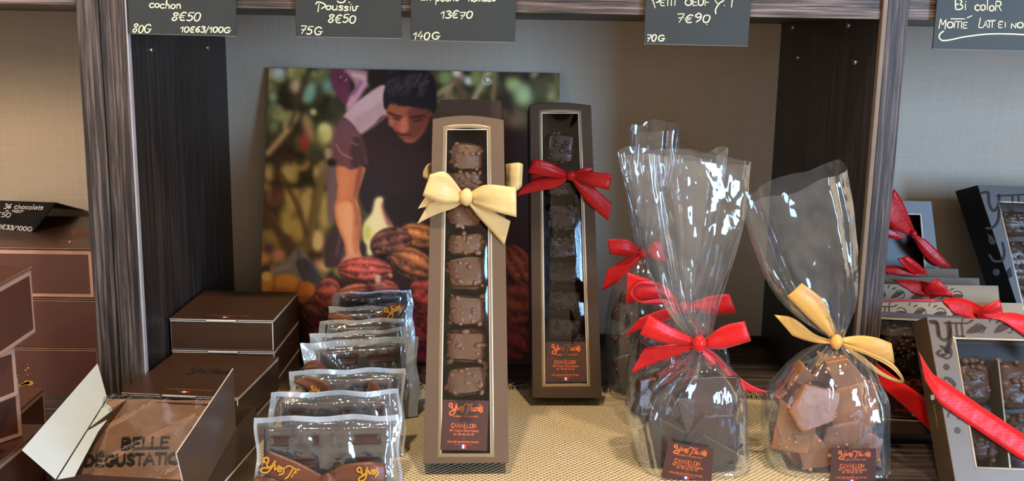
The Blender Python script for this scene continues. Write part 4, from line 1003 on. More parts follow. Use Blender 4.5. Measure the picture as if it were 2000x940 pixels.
# tent card on the top box
yT = .19; a, b_ = Pz(-70, 437, ztop), Pz(65, 453, ztop); r0, r1 = Py(-50, 391, a[1]+.035), Py(110, 396.5, b_[1]+.035); c_, d_ = Pz(0, 402, ztop), Pz(166, 411, ztop)
tt = thing('tent_card', 'black folded tent card with white writing on the top brown box', 'price card', loc=(a+b_)/2)
e = (r1-r0)/np.linalg.norm(r1-r0); c_ = r0+(d_-r1)
obj('card', [a, b_, r1, r0, c_, d_], [(0, 1, 2, 3), (3, 2, 5, 4)], M['black_card'], tt, solid=.0012)
nT = np.cross(b_-a, r0-a); nT /= np.linalg.norm(nT); nT = -nT if nT[1] > 0 else nT
plT = lambda x, y: hit(x, y, nT, nT@(a+nT*.0011)); mb = MB()
text_px(mb, '36 chocolats', (7, 407), (84, 410), 9, .8, plT, .3, jitter=.15); text_px(mb, '+ noir', (10, 414), (46, 416), 7, .8, plT, .3, jitter=.15); text_px(mb, '\u20ac50', (-9, 423), (21, 425), 9, .8, plT, .2); text_px(mb, '11\u20ac33/100G', (-8, 446), (63, 452), 8, .95, plT, .2)
mb.build('lettering', M['white_ink'], tt)

# ------------------------------------------------------------------ open carton with the printed slab
fr0 = Frame((-.3600, -.2225, Z0), yaw=-.10); WO, DO = .1255, .135
carton('chocolate_carton', 'closed brown carton underneath the open display carton', 'carton', Frame(fr0.w(0.003, 0, 0), e1=fr0.e1), WO-.004, DO, h_, M['choc_card'], M['pale_edge'], group=GB)
zb = Z0+h_+.0006; f1 = Frame((fr0.O[0], fr0.O[1], zb), e1=fr0.e1)
oc = thing('open_carton', 'open brown carton with raised white lined flaps showing a chocolate slab', 'carton', f1.M)
mb = MB(); t_ = .0012
mb.box(0, WO, 0, DO, 0, t_, T=f1.ws); mb.box(0, t_, 0, DO, 0, h_, T=f1.ws); mb.box(WO-t_, WO, 0, DO, 0, h_, T=f1.ws); mb.box(0, WO, DO-t_, DO, 0, h_, T=f1.ws); mb.box(0, WO, 0, t_, 0, h_*.6, T=f1.ws)
mb.build('carton_body', M['choc_card'], oc)
def flap(name, pts, mats, th, inner=0):
    P = [np.array(p, float) for p in pts]; n0_ = np.cross(P[1]-P[0], P[-1]-P[0]); n0_ /= np.linalg.norm(n0_)
    P = [P[0], P[1]]+[CO+(q-CO)*((n0_@(P[0]-CO))/(n0_@(q-CO))) for q in P[2:-1]]+[P[-1]]; n = np.cross(P[1]-P[0], P[3]-P[0]); n /= np.linalg.norm(n); Q = [p+n*th for p in P]
    k = len(P); F = [tuple(range(k)), tuple(range(2*k-1, k-1, -1))]+[(i, (i+1) % k, k+(i+1) % k, k+i) for i in range(k)]
    return obj(name, P+Q, F, mats, oc, fmat=[0, 1]+[2]*k)
hz = zb+h_
A0, A1 = Pz(209, 777, hz), Pz(112, 931, hz); A1 = A0+(A1-A0)*1.02
B0, B1 = Py(190.5, 710, A0[1]-.002), Py(44, 878, A1[1]+.012)
flap('lid_flap', [A1, A0, B0, B1], [M['white_board'], M['choc_card'], M['white_board']], -.0009)
s1, s2, s3 = Pz(221, 805, hz-.004), Pz(192, 843, hz-.004), Pz(146, 930, hz-.004)
flap('tuck_flap', [A1+np.array([.001, 0, -.0005]), s3, s2, s1, A0+np.array([.001, 0, -.0005])], [M['white_board'], M['white_board'], M['white_board']], -.0006)
C0, C1 = Pz(461, 838, hz), Pz(372, 1000, hz)
D0, D1 = Py(456, 720, C0[1]), Py(345, 886, C1[1]+.012)
flap('lid_flap', [C0, C1, D1, D0], [M['choc_card'], M['white_board'], M['pale_edge']], .0009)
# slab of chocolate in its wrapper, propped in the carton
fs = Frame(f1.w(.006, .004, .026), e1=f1.e1); fsM = None
sA, sB = Pz(213, 779, zb+h_+.001), Pz(436, 783, zb+h_+.001)
tl_ = math.radians(-64)
e1s = (sB-sA)/np.linalg.norm(sB-sA); dn = np.array([-e1s[1], e1s[0], 0])
u_ = -dn*math.cos(math.radians(16))-np.array([0, 0, 1])*math.sin(math.radians(16)); nS = np.cross(u_, e1s); nS = nS if nS[2] > 0 else -nS
sl = thing('chocolate_slab', 'milk chocolate slab printed BELLE D\u00c9GUSTATION in clear wrap inside the open carton', 'chocolate', loc=sA)
WS = np.linalg.norm(sB-sA); DS = .118; nx, ny = 40, 40; V = []
for i in range(nx):
    for j in range(ny):
        x, y = WS*i/(nx-1), DS*j/(ny-1); d = .0006*mnoise.noise((x*120, y*120, 4))+.0008*mnoise.noise((x*40, y*40, 9))
        V.append(sA+e1s*x+u_*y+nS*d)
nb = len(V); Fs = grid_faces(nx, ny); Vb = [sA+e1s*x+u_*y-nS*.010 for x in (0, WS) for y in (0, DS)]
rimi = [i*ny for i in range(nx)]+[(nx-1)*ny+j for j in range(1, ny)]+[i*ny+ny-1 for i in range(nx-2, -1, -1)]+[j for j in range(ny-2, 0, -1)]
V += [np.array(V[i])-nS*.010 for i in rimi]; nr = len(rimi); Fs += [(rimi[i], rimi[(i+1) % nr], nb+(i+1) % nr, nb+i) for i in range(nr)]+[tuple(range(nb, nb+nr))]
obj('slab', V, Fs, M['slab'], sl, True)
plS = lambda x, y: hit(x, y, nS, nS@(sA+nS*.0016)); mb = MB()
text_px(mb, 'BELLE', (237, 876), (332, 874), 20, 3.0, plS, .12, smooth=False); text_px(mb, 'D\u00c9GUSTATION', (166, 910), (372, 904), 20, 3.0, plS, .1, smooth=False)
mb.build('printed_text', M['black_ink'], sl)
V = []; nx, ny = 60, 60
for i in range(nx):
    for j in range(ny):
        x, y = -.004+(WS+.008)*i/(nx-1), -.004+(DS+.006)*j/(ny-1); q = Vector((x*60, y*60, 2)); 
        r1 = abs(mnoise.noise(Vector((x*28+y*22, y*9-x*6, 1.3)))); d = .0026+.0035*(1-min(1, r1*6))**2+.0006*mnoise.noise(q*.6)
        if i in (0, nx-1) or j in (0, ny-1): d = -.006
        V.append(sA+e1s*x+u_*y+nS*d)
obj('clear_wrapper', V, grid_faces(nx, ny), M['slab_film'], sl, True)
# ------------------------------------------------------------------ wrapped chocolate bars in a row, front to back
def wrapped_bar(label, tl, tr, zt, w_bar, seed, tilt=12, seal=.006, bows=None, hbar=.082, seal_px=None):
    """tl,tr: top corners of the clear wrapper in the view, zt its top height"""
    a, b_ = Pz(*tl, zt), Pz(*tr, zt+.0004); e1 = b_-a; W = np.linalg.norm(e1); e1[2] = 0; e1 /= np.linalg.norm(e1)
    ta = math.radians(tilt); up = Frame((0, 0, 0), tilt=ta, e1=e1)
    H = (zt-.0025)/math.cos(ta); O = (a+b_)/2-up.e2*H; f = Frame(O, tilt=ta, e1=e1)
    t = thing('wrapped_chocolate_bar', label, 'chocolate bar', f.M, group='wrapped chocolate bars in a row')
    hb_ = H-seal-.003; th = .009
    mb = MB(); mb.box(-w_bar/2, w_bar/2, 0, th*.55, .001, hb_, .0012, T=f.ws)
    nc, nr = 2, 4; cw, chh = w_bar/nc, (hb_-.002)/nr
    for i in range(nc):
        for j in range(nr):
            x0, x1 = -w_bar/2+cw*i+.003, -w_bar/2+cw*(i+1)-.003; z0, z1 = .001+chh*j+.0024, .001+chh*(j+1)-.0024; s = .0035
            V = [(x0, 0, z0), (x1, 0, z0), (x1, 0, z1), (x0, 0, z1), (x0+s, -.0042, z0+s), (x1-s, -.0042, z0+s), (x1-s, -.0042, z1-s), (x0+s, -.0042, z1-s),
                 (x0+s*1.6, -.0036, z0+s*1.6), (x1-s*1.6, -.0036, z0+s*1.6), (x1-s*1.6, -.0036, z1-s*1.6), (x0+s*1.6, -.0036, z1-s*1.6)]
            mb.add(f.ws(V), [(0, 1, 5, 4), (1, 2, 6, 5), (2, 3, 7, 6), (3, 0, 4, 7), (4, 5, 9, 8), (5, 6, 10, 9), (6, 7, 11, 10), (7, 4, 8, 11), (8, 9, 10, 11)])
    mb.build('bar', M['bar'], t)
    rs = random.Random(seed); nx, nz = 46, 40; so = seed*1.7
    cr = [(rs.uniform(-.5, .5), rs.uniform(.1, 1), rs.uniform(-.9, .9), rs.uniform(.0012, .0032)) for _ in range(7)]
    def sheet(front):
        V = []
        for i in range(nx):
            for j in range(nz):
                u, v = i/(nx-1), j/(nz-1); x = (u-.5)*W; z = .0005+H*v
                inx = min(1, max(0, (w_bar/2+.004-abs(x))/.006)); inz = min(1, max(0, (hb_+.003-z)/.004)); ins = inx*inz
                d = (.0056*ins if front else -.0056*ins)
                d += (.0016*mnoise.noise((x*45, z*45, so+(0 if front else 9)))+.0008*mnoise.noise((x*130, z*90, so)))
                for (cu, cv, sl_, am) in cr:
                    q = ((u-.5)-cu)*math.cos(sl_)+(v-cv)*math.sin(sl_); d += am*.55*math.exp(-(q*26)**2)*(1 if front else .2)
                # corners and side seals wave
                d += (1-ins)*.0022*math.sin(x*95+z*60+so)
                z += (1-inz)*.0010*math.sin(x*120+so)*(v > .9)
                x += (1-inx)*.0016*math.sin(z*110+so)*(1 if u > .5 else -1)
                V.append((x, .002-d, z))
        return f.ws(V)
    VF = sheet(True); F = grid_faces(nx, nz); fm = []
    for q in F:
        j = q[0] % nz; i = q[0]//nz; z = .0005+H*j/(nz-1); x = (i/(nx-1)-.5)*W
        fm.append(1 if (z > hb_+.003 or abs(x) > w_bar/2+.0065) else 0)
    obj('clear_wrapper', VF, F, [M['pack_film'], M['film_seal']], t, True, fm)
    obj('wrapper_back', sheet(False), F, [M['pack_film'], M['film_seal']], t, True, fm)
    for k, bw in enumerate(bows or []):
        A, B, bul = bw[:3]; mb = MB(); pw = lambda q: f.pw(q[0], q[1], -.0075-(q[2] if len(q) > 2 else 0))
        strip(mb, [pw(q) for q in A], [pw(q) for q in B], 24, 6, bul, .0004, seed+k); r_ = mb.build('bow_loop', M['brown_satin'], t, True, solid=.0004)
        if len(bw) > 3:
            mb = MB(); pl = lambda x, y: f.pw(x, y, -.0075-bw[3][4]); l_ = bw[3]
            tl2, tr2 = np.array(l_[0]), np.array(l_[1]); u = (tr2-tl2)/104.0; v = np.array([-u[1], u[0]]); v = v/np.linalg.norm(v)*l_[2]/32
            for st in LOGO[l_[3]:l_[5]]: stroke_mesh(mb, [tl2+u*(q[0]-l_[6])+v*q[1] for q in st], l_[7] if len(l_) > 7 else 1.3, pl)
            mb.build('gold_script', M['gold_ink'], r_)
    return t
wrapped_bar('wrapped dark bar with a big brown bow, frontmost of the row', (498, 817), (775, 811), .0880, .106, 3, 14, .006, [
  ([(524, 879), (560, 893, .004), (600, 912, .006), (636, 932, .006)], [(510, 925), (550, 938, .004), (600, 946, .006), (636, 950, .006)], .003, ((517, 890), (618, 926), 34, 0, .0065, 12, 2, 1.5)),
  ([(640, 926, .004), (670, 908, .008), (720, 902, .010), (754, 906, .006)], [(642, 944, .004), (680, 944, .008), (720, 946, .010), (752, 950, .006)], .003, ((696, 912), (790, 902), 30, 0, .0125, 5, 2, 1.6)),
  ([(616, 940, .006), (640, 924, .010), (660, 938, .006)], [(616, 960, .006), (640, 966, .010), (660, 956, .006)], .002),
  ([(500, 932), (540, 934, .002), (600, 948, .002)], [(480, 960), (540, 960, .002), (600, 960, .002)], .001)])
wrapped_bar('second wrapped dark bar of the row, with a bare crinkled wrapper', (526, 769), (782, 763), .0880, .098, 8, 12)
wrapped_bar('third wrapped dark bar of the row, with a copper bow loop at its left', (567, 726), (789, 719), .0880, .088, 14, 12, .006, [
  (*lp((652, 770), (640, 746), (606, 735), (612, 772), (598, 760), (574, 747), .008), ((608, 752), (650, 764), 16, 0, .0115, 5, 2, 1.1)),
  ([(716, 764), (726, 744, .005), (738, 750, .006)], [(722, 772), (732, 766, .005), (746, 768, .006)], .001)])
wrapped_bar('fourth wrapped dark bar of the row, with a dark ribbon tip at its left', (590, 672), (815, 657), .0895, .086, 21, 10, .007, [
  ([(592, 716, .003), (602, 706, .006), (618, 703, .007), (636, 716, .005), (646, 730, .003)], [(590, 720, .003), (600, 722, .006), (616, 722, .007), (628, 728, .005), (636, 734, .003)], .002)])
wrapped_bar('fifth wrapped dark bar of the row, with a pale torn corner', (602, 655), (806, 640), .0895, .078, 27, 10, .005)
wrapped_bar('sixth wrapped dark bar of the row, just in front of the gold script bow', (625, 629), (803, 621), .0900, .078, 33, 10, .005)
wrapped_bar('seventh wrapped dark bar of the row, with a brown bow in gold script', (640, 601), (808, 598), .0925, .074, 38, 9, .005, [
  ([(642, 612, .003), (660, 611, .006), (684, 618, .006), (704, 632, .004)], [(640, 628, .003), (660, 634, .006), (684, 640, .006), (704, 640, .004)], .002, ((664, 620), (716, 634), 15, 3, .0085, 13, 30, 1.0)),
  ([(726, 632, .004), (742, 612, .008), (766, 594, .010), (792, 594, .006)], [(738, 638, .004), (758, 634, .008), (780, 622, .010), (796, 596, .006)], .003, ((748, 602), (818, 574), 26, 0, .0145, 5, 2, 1.25))])
wrapped_bar('rearmost wrapped dark bar of the row, against the cocoa pods of the poster', (650, 574), (804, 566), .0970, .072, 44, 9, .003)
# ------------------------------------------------------------------ cellophane bags of chocolate shards
def bag_film(rows, Y, seed, pleats=17, nth=180, nrow=84):
    """rows: (py_left, x_left, py_right, x_right, half-depth m, pleat, squareness) top to bottom"""
    R = catmull(np.array(rows, float), nrow); V = []; rs = random.Random(seed); ph = [rs.uniform(0, 6.28) for _ in range(6)]
    fc = [(rs.uniform(0, 2*math.pi), rs.uniform(.05, .20), rs.uniform(-.9, .8), rs.uniform(-.25, .25)) for _ in range(15)]
    tri = lambda q: 2/math.pi*math.asin(math.sin(q))
    kn = min(range(nrow), key=lambda i: R[i][3]-R[i][1])
    for i, r in enumerate(R):
        yl, xl, yr, xr, ry, pl, sq = r; A, B = Py(xl, yl, Y), Py(xr, yr, Y); c = (A+B)/2; hx = (B-A)/2
        up = max(0, (kn-i)/kn); near = math.exp(-abs(i-kn)/5.0)
        for k in range(nth):
            th = 2*math.pi*k/nth; co, si = math.cos(th), math.sin(th)
            cc = math.copysign(abs(co)**sq, co); ss = math.copysign(abs(si)**sq, si)
            fold = 0.0
            for (t0, w, am, sl) in fc:      # broad soft folds that run into the knot
                dth = (th-t0-sl*up+math.pi) % (2*math.pi)-math.pi; fold += am*max(0, 1-abs(dth)/w)
            g = (pl*fold*(.75 if up > 0 else .9)) + near*.30*tri(pleats*th+ph[0]+.8*math.sin(3*th))
            p = c+hx*cc*(1+g*.12)+np.array([0, -ry*ss*(1+1.5*g), 0])
            w_ = .0030*mnoise.noise(Vector((p[0]*42, p[2]*30, seed+si*1.5)))+.0012*mnoise.noise(Vector((p[0]*120, p[2]*80, seed+si)))
            p = p+np.array([.25*w_*co, -w_*(1 if si > 0 else -1), 0])*min(1, ry/.014)
            if i < 10:
                lift = (.0075*mnoise.noise(Vector((co*1.6, si*1.6, seed)))+.004*(-si))*(1-i/10); p = p+np.array([0, 0, lift])
            V.append(p)
    F = []
    for i in range(nrow-1):
        for k in range(nth): F.append((i*nth+k, (i+1)*nth+k, (i+1)*nth+(k+1) % nth, i*nth+(k+1) % nth))
    return V, F
def shard_mesh(r, th, seed, nutty=False, bumps=13):
    """broken slab of chocolate: irregular outline, rough broken rim, fairly flat faces"""
    rs = random.Random(seed); k = rs.choice([4, 4, 4, 5]); ang = sorted(2*math.pi*(i+rs.uniform(-.22, .22))/k for i in range(k))
    C = np.array([(math.cos(a)*r*rs.uniform(.95, 1.3), math.sin(a)*r*rs.uniform(.75, 1.1)) for a in ang]); n = 40; P = []
    for i in range(n):
        u = i/n*k; a, b_ = C[int(u) % k], C[(int(u)+1) % k]; t = u-int(u); p = a+(b_-a)*t
        P.append(p*(1+.05*mnoise.noise(Vector((p[0]*90, p[1]*90, seed)))))
    P = np.array(P); V = []; F = []; lay_ = [(.0, -.5), (.5, -.5), (.9, -.5), (.955, -.49), (.985, -.43), (1, -.3), (1.0, .1), (.98, .4), (.95, .49), (.85, .5), (.5, .5), (0, .5)]
    for (s, y) in lay_:
        for p in P:
            q = p*s; d = .0005*mnoise.noise(Vector((q[0]*110, y*3, q[1]*110+seed)))+.0011*mnoise.noise(Vector((q[0]*30, y*3+5, q[1]*30+seed)))
            if .9 < s: q = q*(1+.05*mnoise.noise(Vector((q[0]*260, y*9, q[1]*260))))
            V.append((q[0], y*th-d, q[1]))
    for i in range(len(lay_)-1): F += ring_faces(n, (i+1)*n, i*n)
    mi = [0]*len(F)
    if nutty:
        for q in range(bumps):
            p = P[rs.randrange(n)]*rs.uniform(.93, 1.0) if rs.random() < .85 else P[rs.randrange(n)]*rs.uniform(.1, .9)
            rr_ = rs.uniform(.0010, .0021); yy = rs.uniform(-.5, .5)*th if np.linalg.norm(p) > .9*r*.8 else -.5*th
            n0 = len(V); V += [(p[0]+u[0]*rr_*1.2, yy+u[1]*rr_*.8, p[1]+u[2]*rr_) for u in ICO1[0]]; F += [[i+n0 for i in f] for f in ICO1[1]]; mi += [1]*len(ICO1[1])
    return np.array(V), F, mi
def shards(specs, Y, group, label, mats, seed, nutty=False, rows=None):
    for k, (px, py, dpt, r, yaw, pitch, roll) in enumerate(specs):
        V, F, mi = shard_mesh(r*FPX_M(Y), .0105, seed+k, nutty); c = Py(px, py, Y-dpt)
        Rm = np.array((Matrix.Rotation(math.radians(yaw), 3, 'Z')@Matrix.Rotation(math.radians(pitch), 3, 'X')@Matrix.Rotation(math.radians(roll), 3, 'Y')))
        W = V@Rm.T+c
        if rows is not None:
            q = projN(W); yy = q[1].mean(); ra = np.array(rows, float); xl = np.interp(yy, ra[:, 0], ra[:, 1])+9; xr = np.interp(yy, ra[:, 0], ra[:, 3])-9
            if q[0].min() < xl: W[:, 0] += (xl-q[0].min())*FPX_M(Y)
            elif q[0].max() > xr: W[:, 0] -= (q[0].max()-xr)*FPX_M(Y)
        lo = W[:, 2].min()
        if lo < .0035: W[:, 2] += .0035-lo
        o = obj('chocolate_shard', W, F, mats, None, True, mi); tag(o, label, 'chocolate', group)
def FPX_M(Y): return (Y+CD)*1.0/FPX   # metres per pixel, near enough, at depth Y
def bag(label, Y, rows, base_y, seed, lab=None, knot=None, strips=(), rib='red_satin', pleats=17, group=None):
    c = Py((rows[-1][1]+rows[-1][3])/2, rows[-1][0], Y); t = thing('cellophane_bag', label, 'sweet bag', loc=(c[0], Y, .0016), group=group)
    V, F = bag_film(rows, Y, seed, pleats); V = np.array(V)
    V[:, 2] = np.maximum(V[:, 2], .0020)
    nth = 180; cb = V[-nth:].mean(0); n0 = len(V)
    V = np.vstack([V, cb]); F = F+[(n0-nth+k, n0, n0-nth+(k+1) % nth) for k in range(nth)]
    obj('clear_film', V, F, M['cello'], t, True)
    if strips: bow(t, 'bow', rib, strips, Y, knot, seed)
    if lab:
        q, dp = lab; f_ = Frame(Py(*q[3], Y-dp)); 
        address_label(f_, t, q, 0.0)
    return t
# dark bag in front
Y1 = -.052
R1 = [(292, 1205, 318, 1467, .014, .30, .9), (345, 1216, 365, 1462, .016, .25, .9), (430, 1237, 440, 1450, .020, .30, .95), (520, 1264, 520, 1428, .020, .35, 1), (600, 1296, 600, 1402, .016, .45, 1), (650, 1334, 650, 1388, .009, .5, 1), (672, 1352, 672, 1378, .006, .4, 1),
      (686, 1338, 686, 1394, .010, .45, 1), (712, 1292, 712, 1424, .026, .28, .9), (745, 1240, 750, 1452, .036, .10, .75), (790, 1222, 790, 1456, .040, .05, .65), (860, 1236, 860, 1457, .041, .05, .62), (930, 1252, 930, 1456, .041, .05, .62), (985, 1262, 985, 1452, .040, .05, .65)]
tb = bag('clear bag of dark chocolate shards with a red bow, frontmost of three', Y1, R1, 985, 5, ([(1306, 862), (1393, 877), (1389, 946), (1291, 932)], .0445), (1366, 672, 13, 17, .013), [
  lp((1356, 662), (1312, 640), (1271, 618), (1356, 675), (1305, 672), (1254, 656), .020),
  ([(1356, 670, .008), (1318, 672, .007), (1258, 680, .005)], [(1350, 684, .008), (1310, 698, .007), (1268, 714, .006), (1231, 731, .005)], .002, 'bow_tail'),
  lp((1376, 663), (1410, 638), (1450, 628), (1376, 680), (1412, 682), (1462, 668), .019),
  ([(1374, 676, .008), (1400, 694, .008), (1436, 730, .010), (1470, 754, .010), (1502, 766, .008)], [(1368, 686, .008), (1390, 716, .008), (1424, 742, .010), (1460, 764, .010), (1494, 767, .008)], .001, 'bow_tail')], group='clear bags with red bows')
shards([(1266, 770, .012, 40, 20, -10, 80), (1300, 790, .018, 36, -20, 8, 20), (1352, 810, .024, 52, 5, -8, 35), (1398, 770, .022, 56, -8, -14, -42), (1406, 848, .026, 58, 8, 12, 20), (1292, 850, .024, 48, -12, 10, 60), (1340, 760, .008, 40, 10, 20, 10), (1432, 800, .008, 40, 30, 0, 70),
        (1262, 860, .006, 44, 40, 6, 80), (1400, 905, .026, 52, 4, 4, 0), (1310, 910, .020, 50, -8, 6, 45), (1430, 900, .000, 50, 30, 5, 30), (1350, 870, -.010, 56, 8, 0, 15), (1270, 920, .0, 44, 20, 0, 40), (1360, 940, .014, 50, 0, 10, 70), (1330, 735, .000, 30, 10, 10, 30), (1262, 805, .006, 28, 66, 0, 20), (1276, 905, .008, 30, 66, 5, 70), (1270, 862, -.010, 30, 72, 0, 10), (1424, 850, .008, 30, -64, 0, 40), (1418, 930, .008, 30, -60, 4, 10), (1290, 760, .010, 34, 30, 15, 50), (1404, 730, .006, 32, -30, 18, 20), (1250, 790, .010, 44, 14, -6, 25), (1262, 870, .014, 44, 10, 4, 65), (1268, 930, .014, 44, 12, 0, 10), (1450, 780, .012, 40, -16, 0, 60)], Y1, 'dark shards in the front red bow bag', 'dark chocolate shard inside the frontmost red bow bag', [M['dark'], M['dark_nut']], 40, False, R1)
# second and third dark bags behind it
Y2 = .055
R2 = [(300, 1262, 296, 1422, .012, .3, .9), (360, 1268, 360, 1414, .014, .3, .95), (450, 1284, 450, 1398, .016, .4, 1), (540, 1308, 540, 1372, .012, .5, 1), (606, 1324, 606, 1348, .006, .4, 1), (624, 1304, 624, 1372, .012, .4, 1), (660, 1250, 660, 1412, .028, .2, .85), (710, 1226, 710, 1424, .036, .08, .7), (790, 1228, 790, 1420, .038, .05, .65), (880, 1240, 880, 1420, .038, .05, .65)]
bag('clear bag of dark chocolate shards with a red bow, second of three', Y2, R2, 880, 9, None, (1336, 602, 10, 13, .010), [
  lp((1328, 592), (1296, 558), (1231, 534), (1326, 602), (1290, 582), (1228, 592), .013),
  ([(1328, 596, .012), (1292, 584, .016), (1250, 588, .020), (1236, 572, .018), (1250, 558, .016), (1290, 562, .012)], [(1328, 602, .012), (1294, 596, .016), (1250, 592, .020), (1230, 574, .018), (1250, 550, .016), (1290, 552, .012)], .001),
  ([(1328, 600, .006), (1290, 606, .005), (1248, 622, .005)], [(1326, 610, .006), (1290, 632, .005), (1250, 644, .005), (1217, 659, .004)], .002, 'bow_tail'),
  lp((1344, 594), (1384, 579), (1421, 575), (1344, 604), (1392, 615), (1434, 612), .014)], group='clear bags with red bows')
shards([(1262, 690, .02, 36, 10, 10, 60), (1300, 700, .024, 40, -10, 0, 20), (1250, 750, .02, 44, 20, 5, 30), (1380, 690, .024, 40, 0, 5, 0), (1340, 740, .02, 50, 5, 0, 40), (1400, 760, .01, 44, 20, 0, 10), (1270, 810, .02, 46, -8, 4, 60), (1370, 820, .02, 50, 0, 0, 20)], Y2, 'dark shards in the middle red bow bag', 'dark chocolate shard inside the second red bow bag', [M['dark'], M['dark_nut']], 140, True, R2)
Y3 = .150
R3 = [(250, 1232, 247, 1332, .010, .3, .9), (330, 1226, 330, 1320, .012, .3, .95), (400, 1228, 400, 1300, .012, .4, 1), (460, 1238, 460, 1282, .008, .5, 1), (492, 1250, 492, 1268, .005, .4, 1), (508, 1238, 508, 1282, .010, .4, 1), (545, 1204, 545, 1316, .024, .2, .85), (600, 1184, 600, 1336, .032, .08, .7), (680, 1182, 680, 1336, .034, .05, .65), (762, 1190, 762, 1330, .034, .05, .65)]
bag('clear bag of dark chocolate shards with a red bow, rearmost of three', Y3, R3, 762, 12, None, (1258, 496, 10, 11, .009), [
  lp((1250, 488), (1226, 468), (1190, 468), (1250, 498), (1225, 502), (1194, 497), .014),
  ([(1250, 494, .006), (1226, 502, .005), (1186, 528, .004)], [(1250, 506, .006), (1236, 522, .005), (1212, 546, .004), (1175, 569, .003)], .002, 'bow_tail'),
  ([(1264, 490, .006), (1276, 474, .010), (1290, 470, .008)], [(1264, 502, .006), (1284, 510, .010), (1300, 512, .008)], .002)], group='clear bags with red bows')
shards([(1208, 600, .018, 34, 10, 5, 60), (1246, 590, .022, 36, 0, 0, 20), (1204, 660, .02, 38, 15, 5, 20), (1250, 650, .022, 40, 0, 5, 70), (1206, 720, .02, 38, 10, 0, 50), (1256, 715, .02, 40, -8, 0, 0), (1300, 640, .018, 40, -20, 0, 30), (1300, 715, .015, 40, -20, 0, 30)], Y3, 'dark nutty shards in the rear red bow bag', 'nutty dark chocolate shard inside the rearmost red bow bag', [M['dark'], M['dark_nut']], 240, True, R3)
# milk chocolate bag with the gold bow
Y4 = -.050
R4 = [(394, 1443, 321, 1653, .018, .22, .8), (440, 1458, 380, 1662, .020, .22, .8), (500, 1478, 460, 1671, .022, .28, .85), (560, 1504, 530, 1673, .022, .35, .9), (610, 1544, 590, 1668, .018, .42, .95), (645, 1594, 635, 1655, .012, .5, 1), (662, 1620, 662, 1648, .007, .4, 1),
      (676, 1598, 676, 1666, .012, .45, 1), (700, 1556, 700, 1692, .026, .3, .9), (735, 1522, 735, 1712, .036, .12, .8), (775, 1497, 775, 1727, .041, .05, .68), (850, 1493, 850, 1728, .042, .05, .62), (925, 1503, 925, 1727, .042, .05, .62), (985, 1512, 985, 1722, .041, .05, .65)]
bag('clear bag of milk chocolate shards with a golden bow, by the right upright', Y4, R4, 985, 17, ([(1626, 877), (1711, 876), (1710, 945), (1619, 945)], .0455), (1634, 668, 12, 15, .012), [
  lp((1632, 650), (1610, 590), (1570, 556), (1624, 661), (1580, 622), (1541, 583), .021),
  ([(1624, 664, .008), (1590, 652, .006), (1550, 622, .005), (1512, 615, .004)], [(1622, 672, .008), (1596, 670, .006), (1570, 664, .005), (1548, 656, .004)], .002, 'bow_tail'),
  ([(1644, 660, .008), (1680, 656, .010), (1712, 660, .012), (1741, 671, .010)], [(1644, 672, .008), (1670, 682, .010), (1706, 696, .012), (1747, 713, .008)], .003, 'bow_tail'),
  ([(1644, 670, .010), (1690, 686, .016), (1740, 708, .020), (1764, 738, .018), (1760, 749, .014), (1720, 734, .012), (1680, 706, .010), (1644, 676, .008)], [(1644, 676, .010), (1690, 692, .016), (1736, 716, .020), (1758, 738, .018), (1754, 742, .014), (1722, 726, .012), (1684, 696, .010), (1644, 672, .008)], .001)], 'gold_satin')
shards([(1592, 796, .030, 58, 6, -10, -28), (1542, 840, .024, 54, -16, -4, 55), (1560, 738, .012, 34, 15, 20, 70), (1666, 730, .018, 44, 0, 8, 20), (1684, 800, .020, 56, -10, 0, 80), (1640, 840, .012, 52, 10, 0, 10), (1580, 900, .026, 54, -6, 10, 30), (1700, 870, .020, 44, -18, 0, 50), (1530, 780, .004, 36, 30, 10, 10),
        (1640, 905, .020, 52, 4, 5, 75), (1540, 920, .010, 44, 20, 0, 20), (1620, 770, -.006, 54, 0, 0, 40), (1690, 930, .010, 46, -12, 0, 30), (1610, 720, .004, 36, 5, 15, 50), (1524, 850, .004, 30, 68, 0, 20), (1530, 905, -.008, 30, 66, 5, 70), (1694, 790, .004, 30, -66, 0, 30), (1694, 925, .002, 30, -66, 0, 60), (1660, 765, .012, 44, -20, 8, 25), (1560, 780, .006, 36, 25, 12, 60), (1720, 850, .012, 46, -14, 0, 20), (1720, 770, .012, 42, -16, 8, 55), (1720, 920, .012, 44, -12, 0, 75), (1500, 850, .010, 42, 14, 0, 30)], Y4, 'milk chocolate shards in the golden bow bag', 'nutty milk chocolate shard inside the golden bow bag', [M['shard_milk'], M['milk_nut']], 340, True, R4)
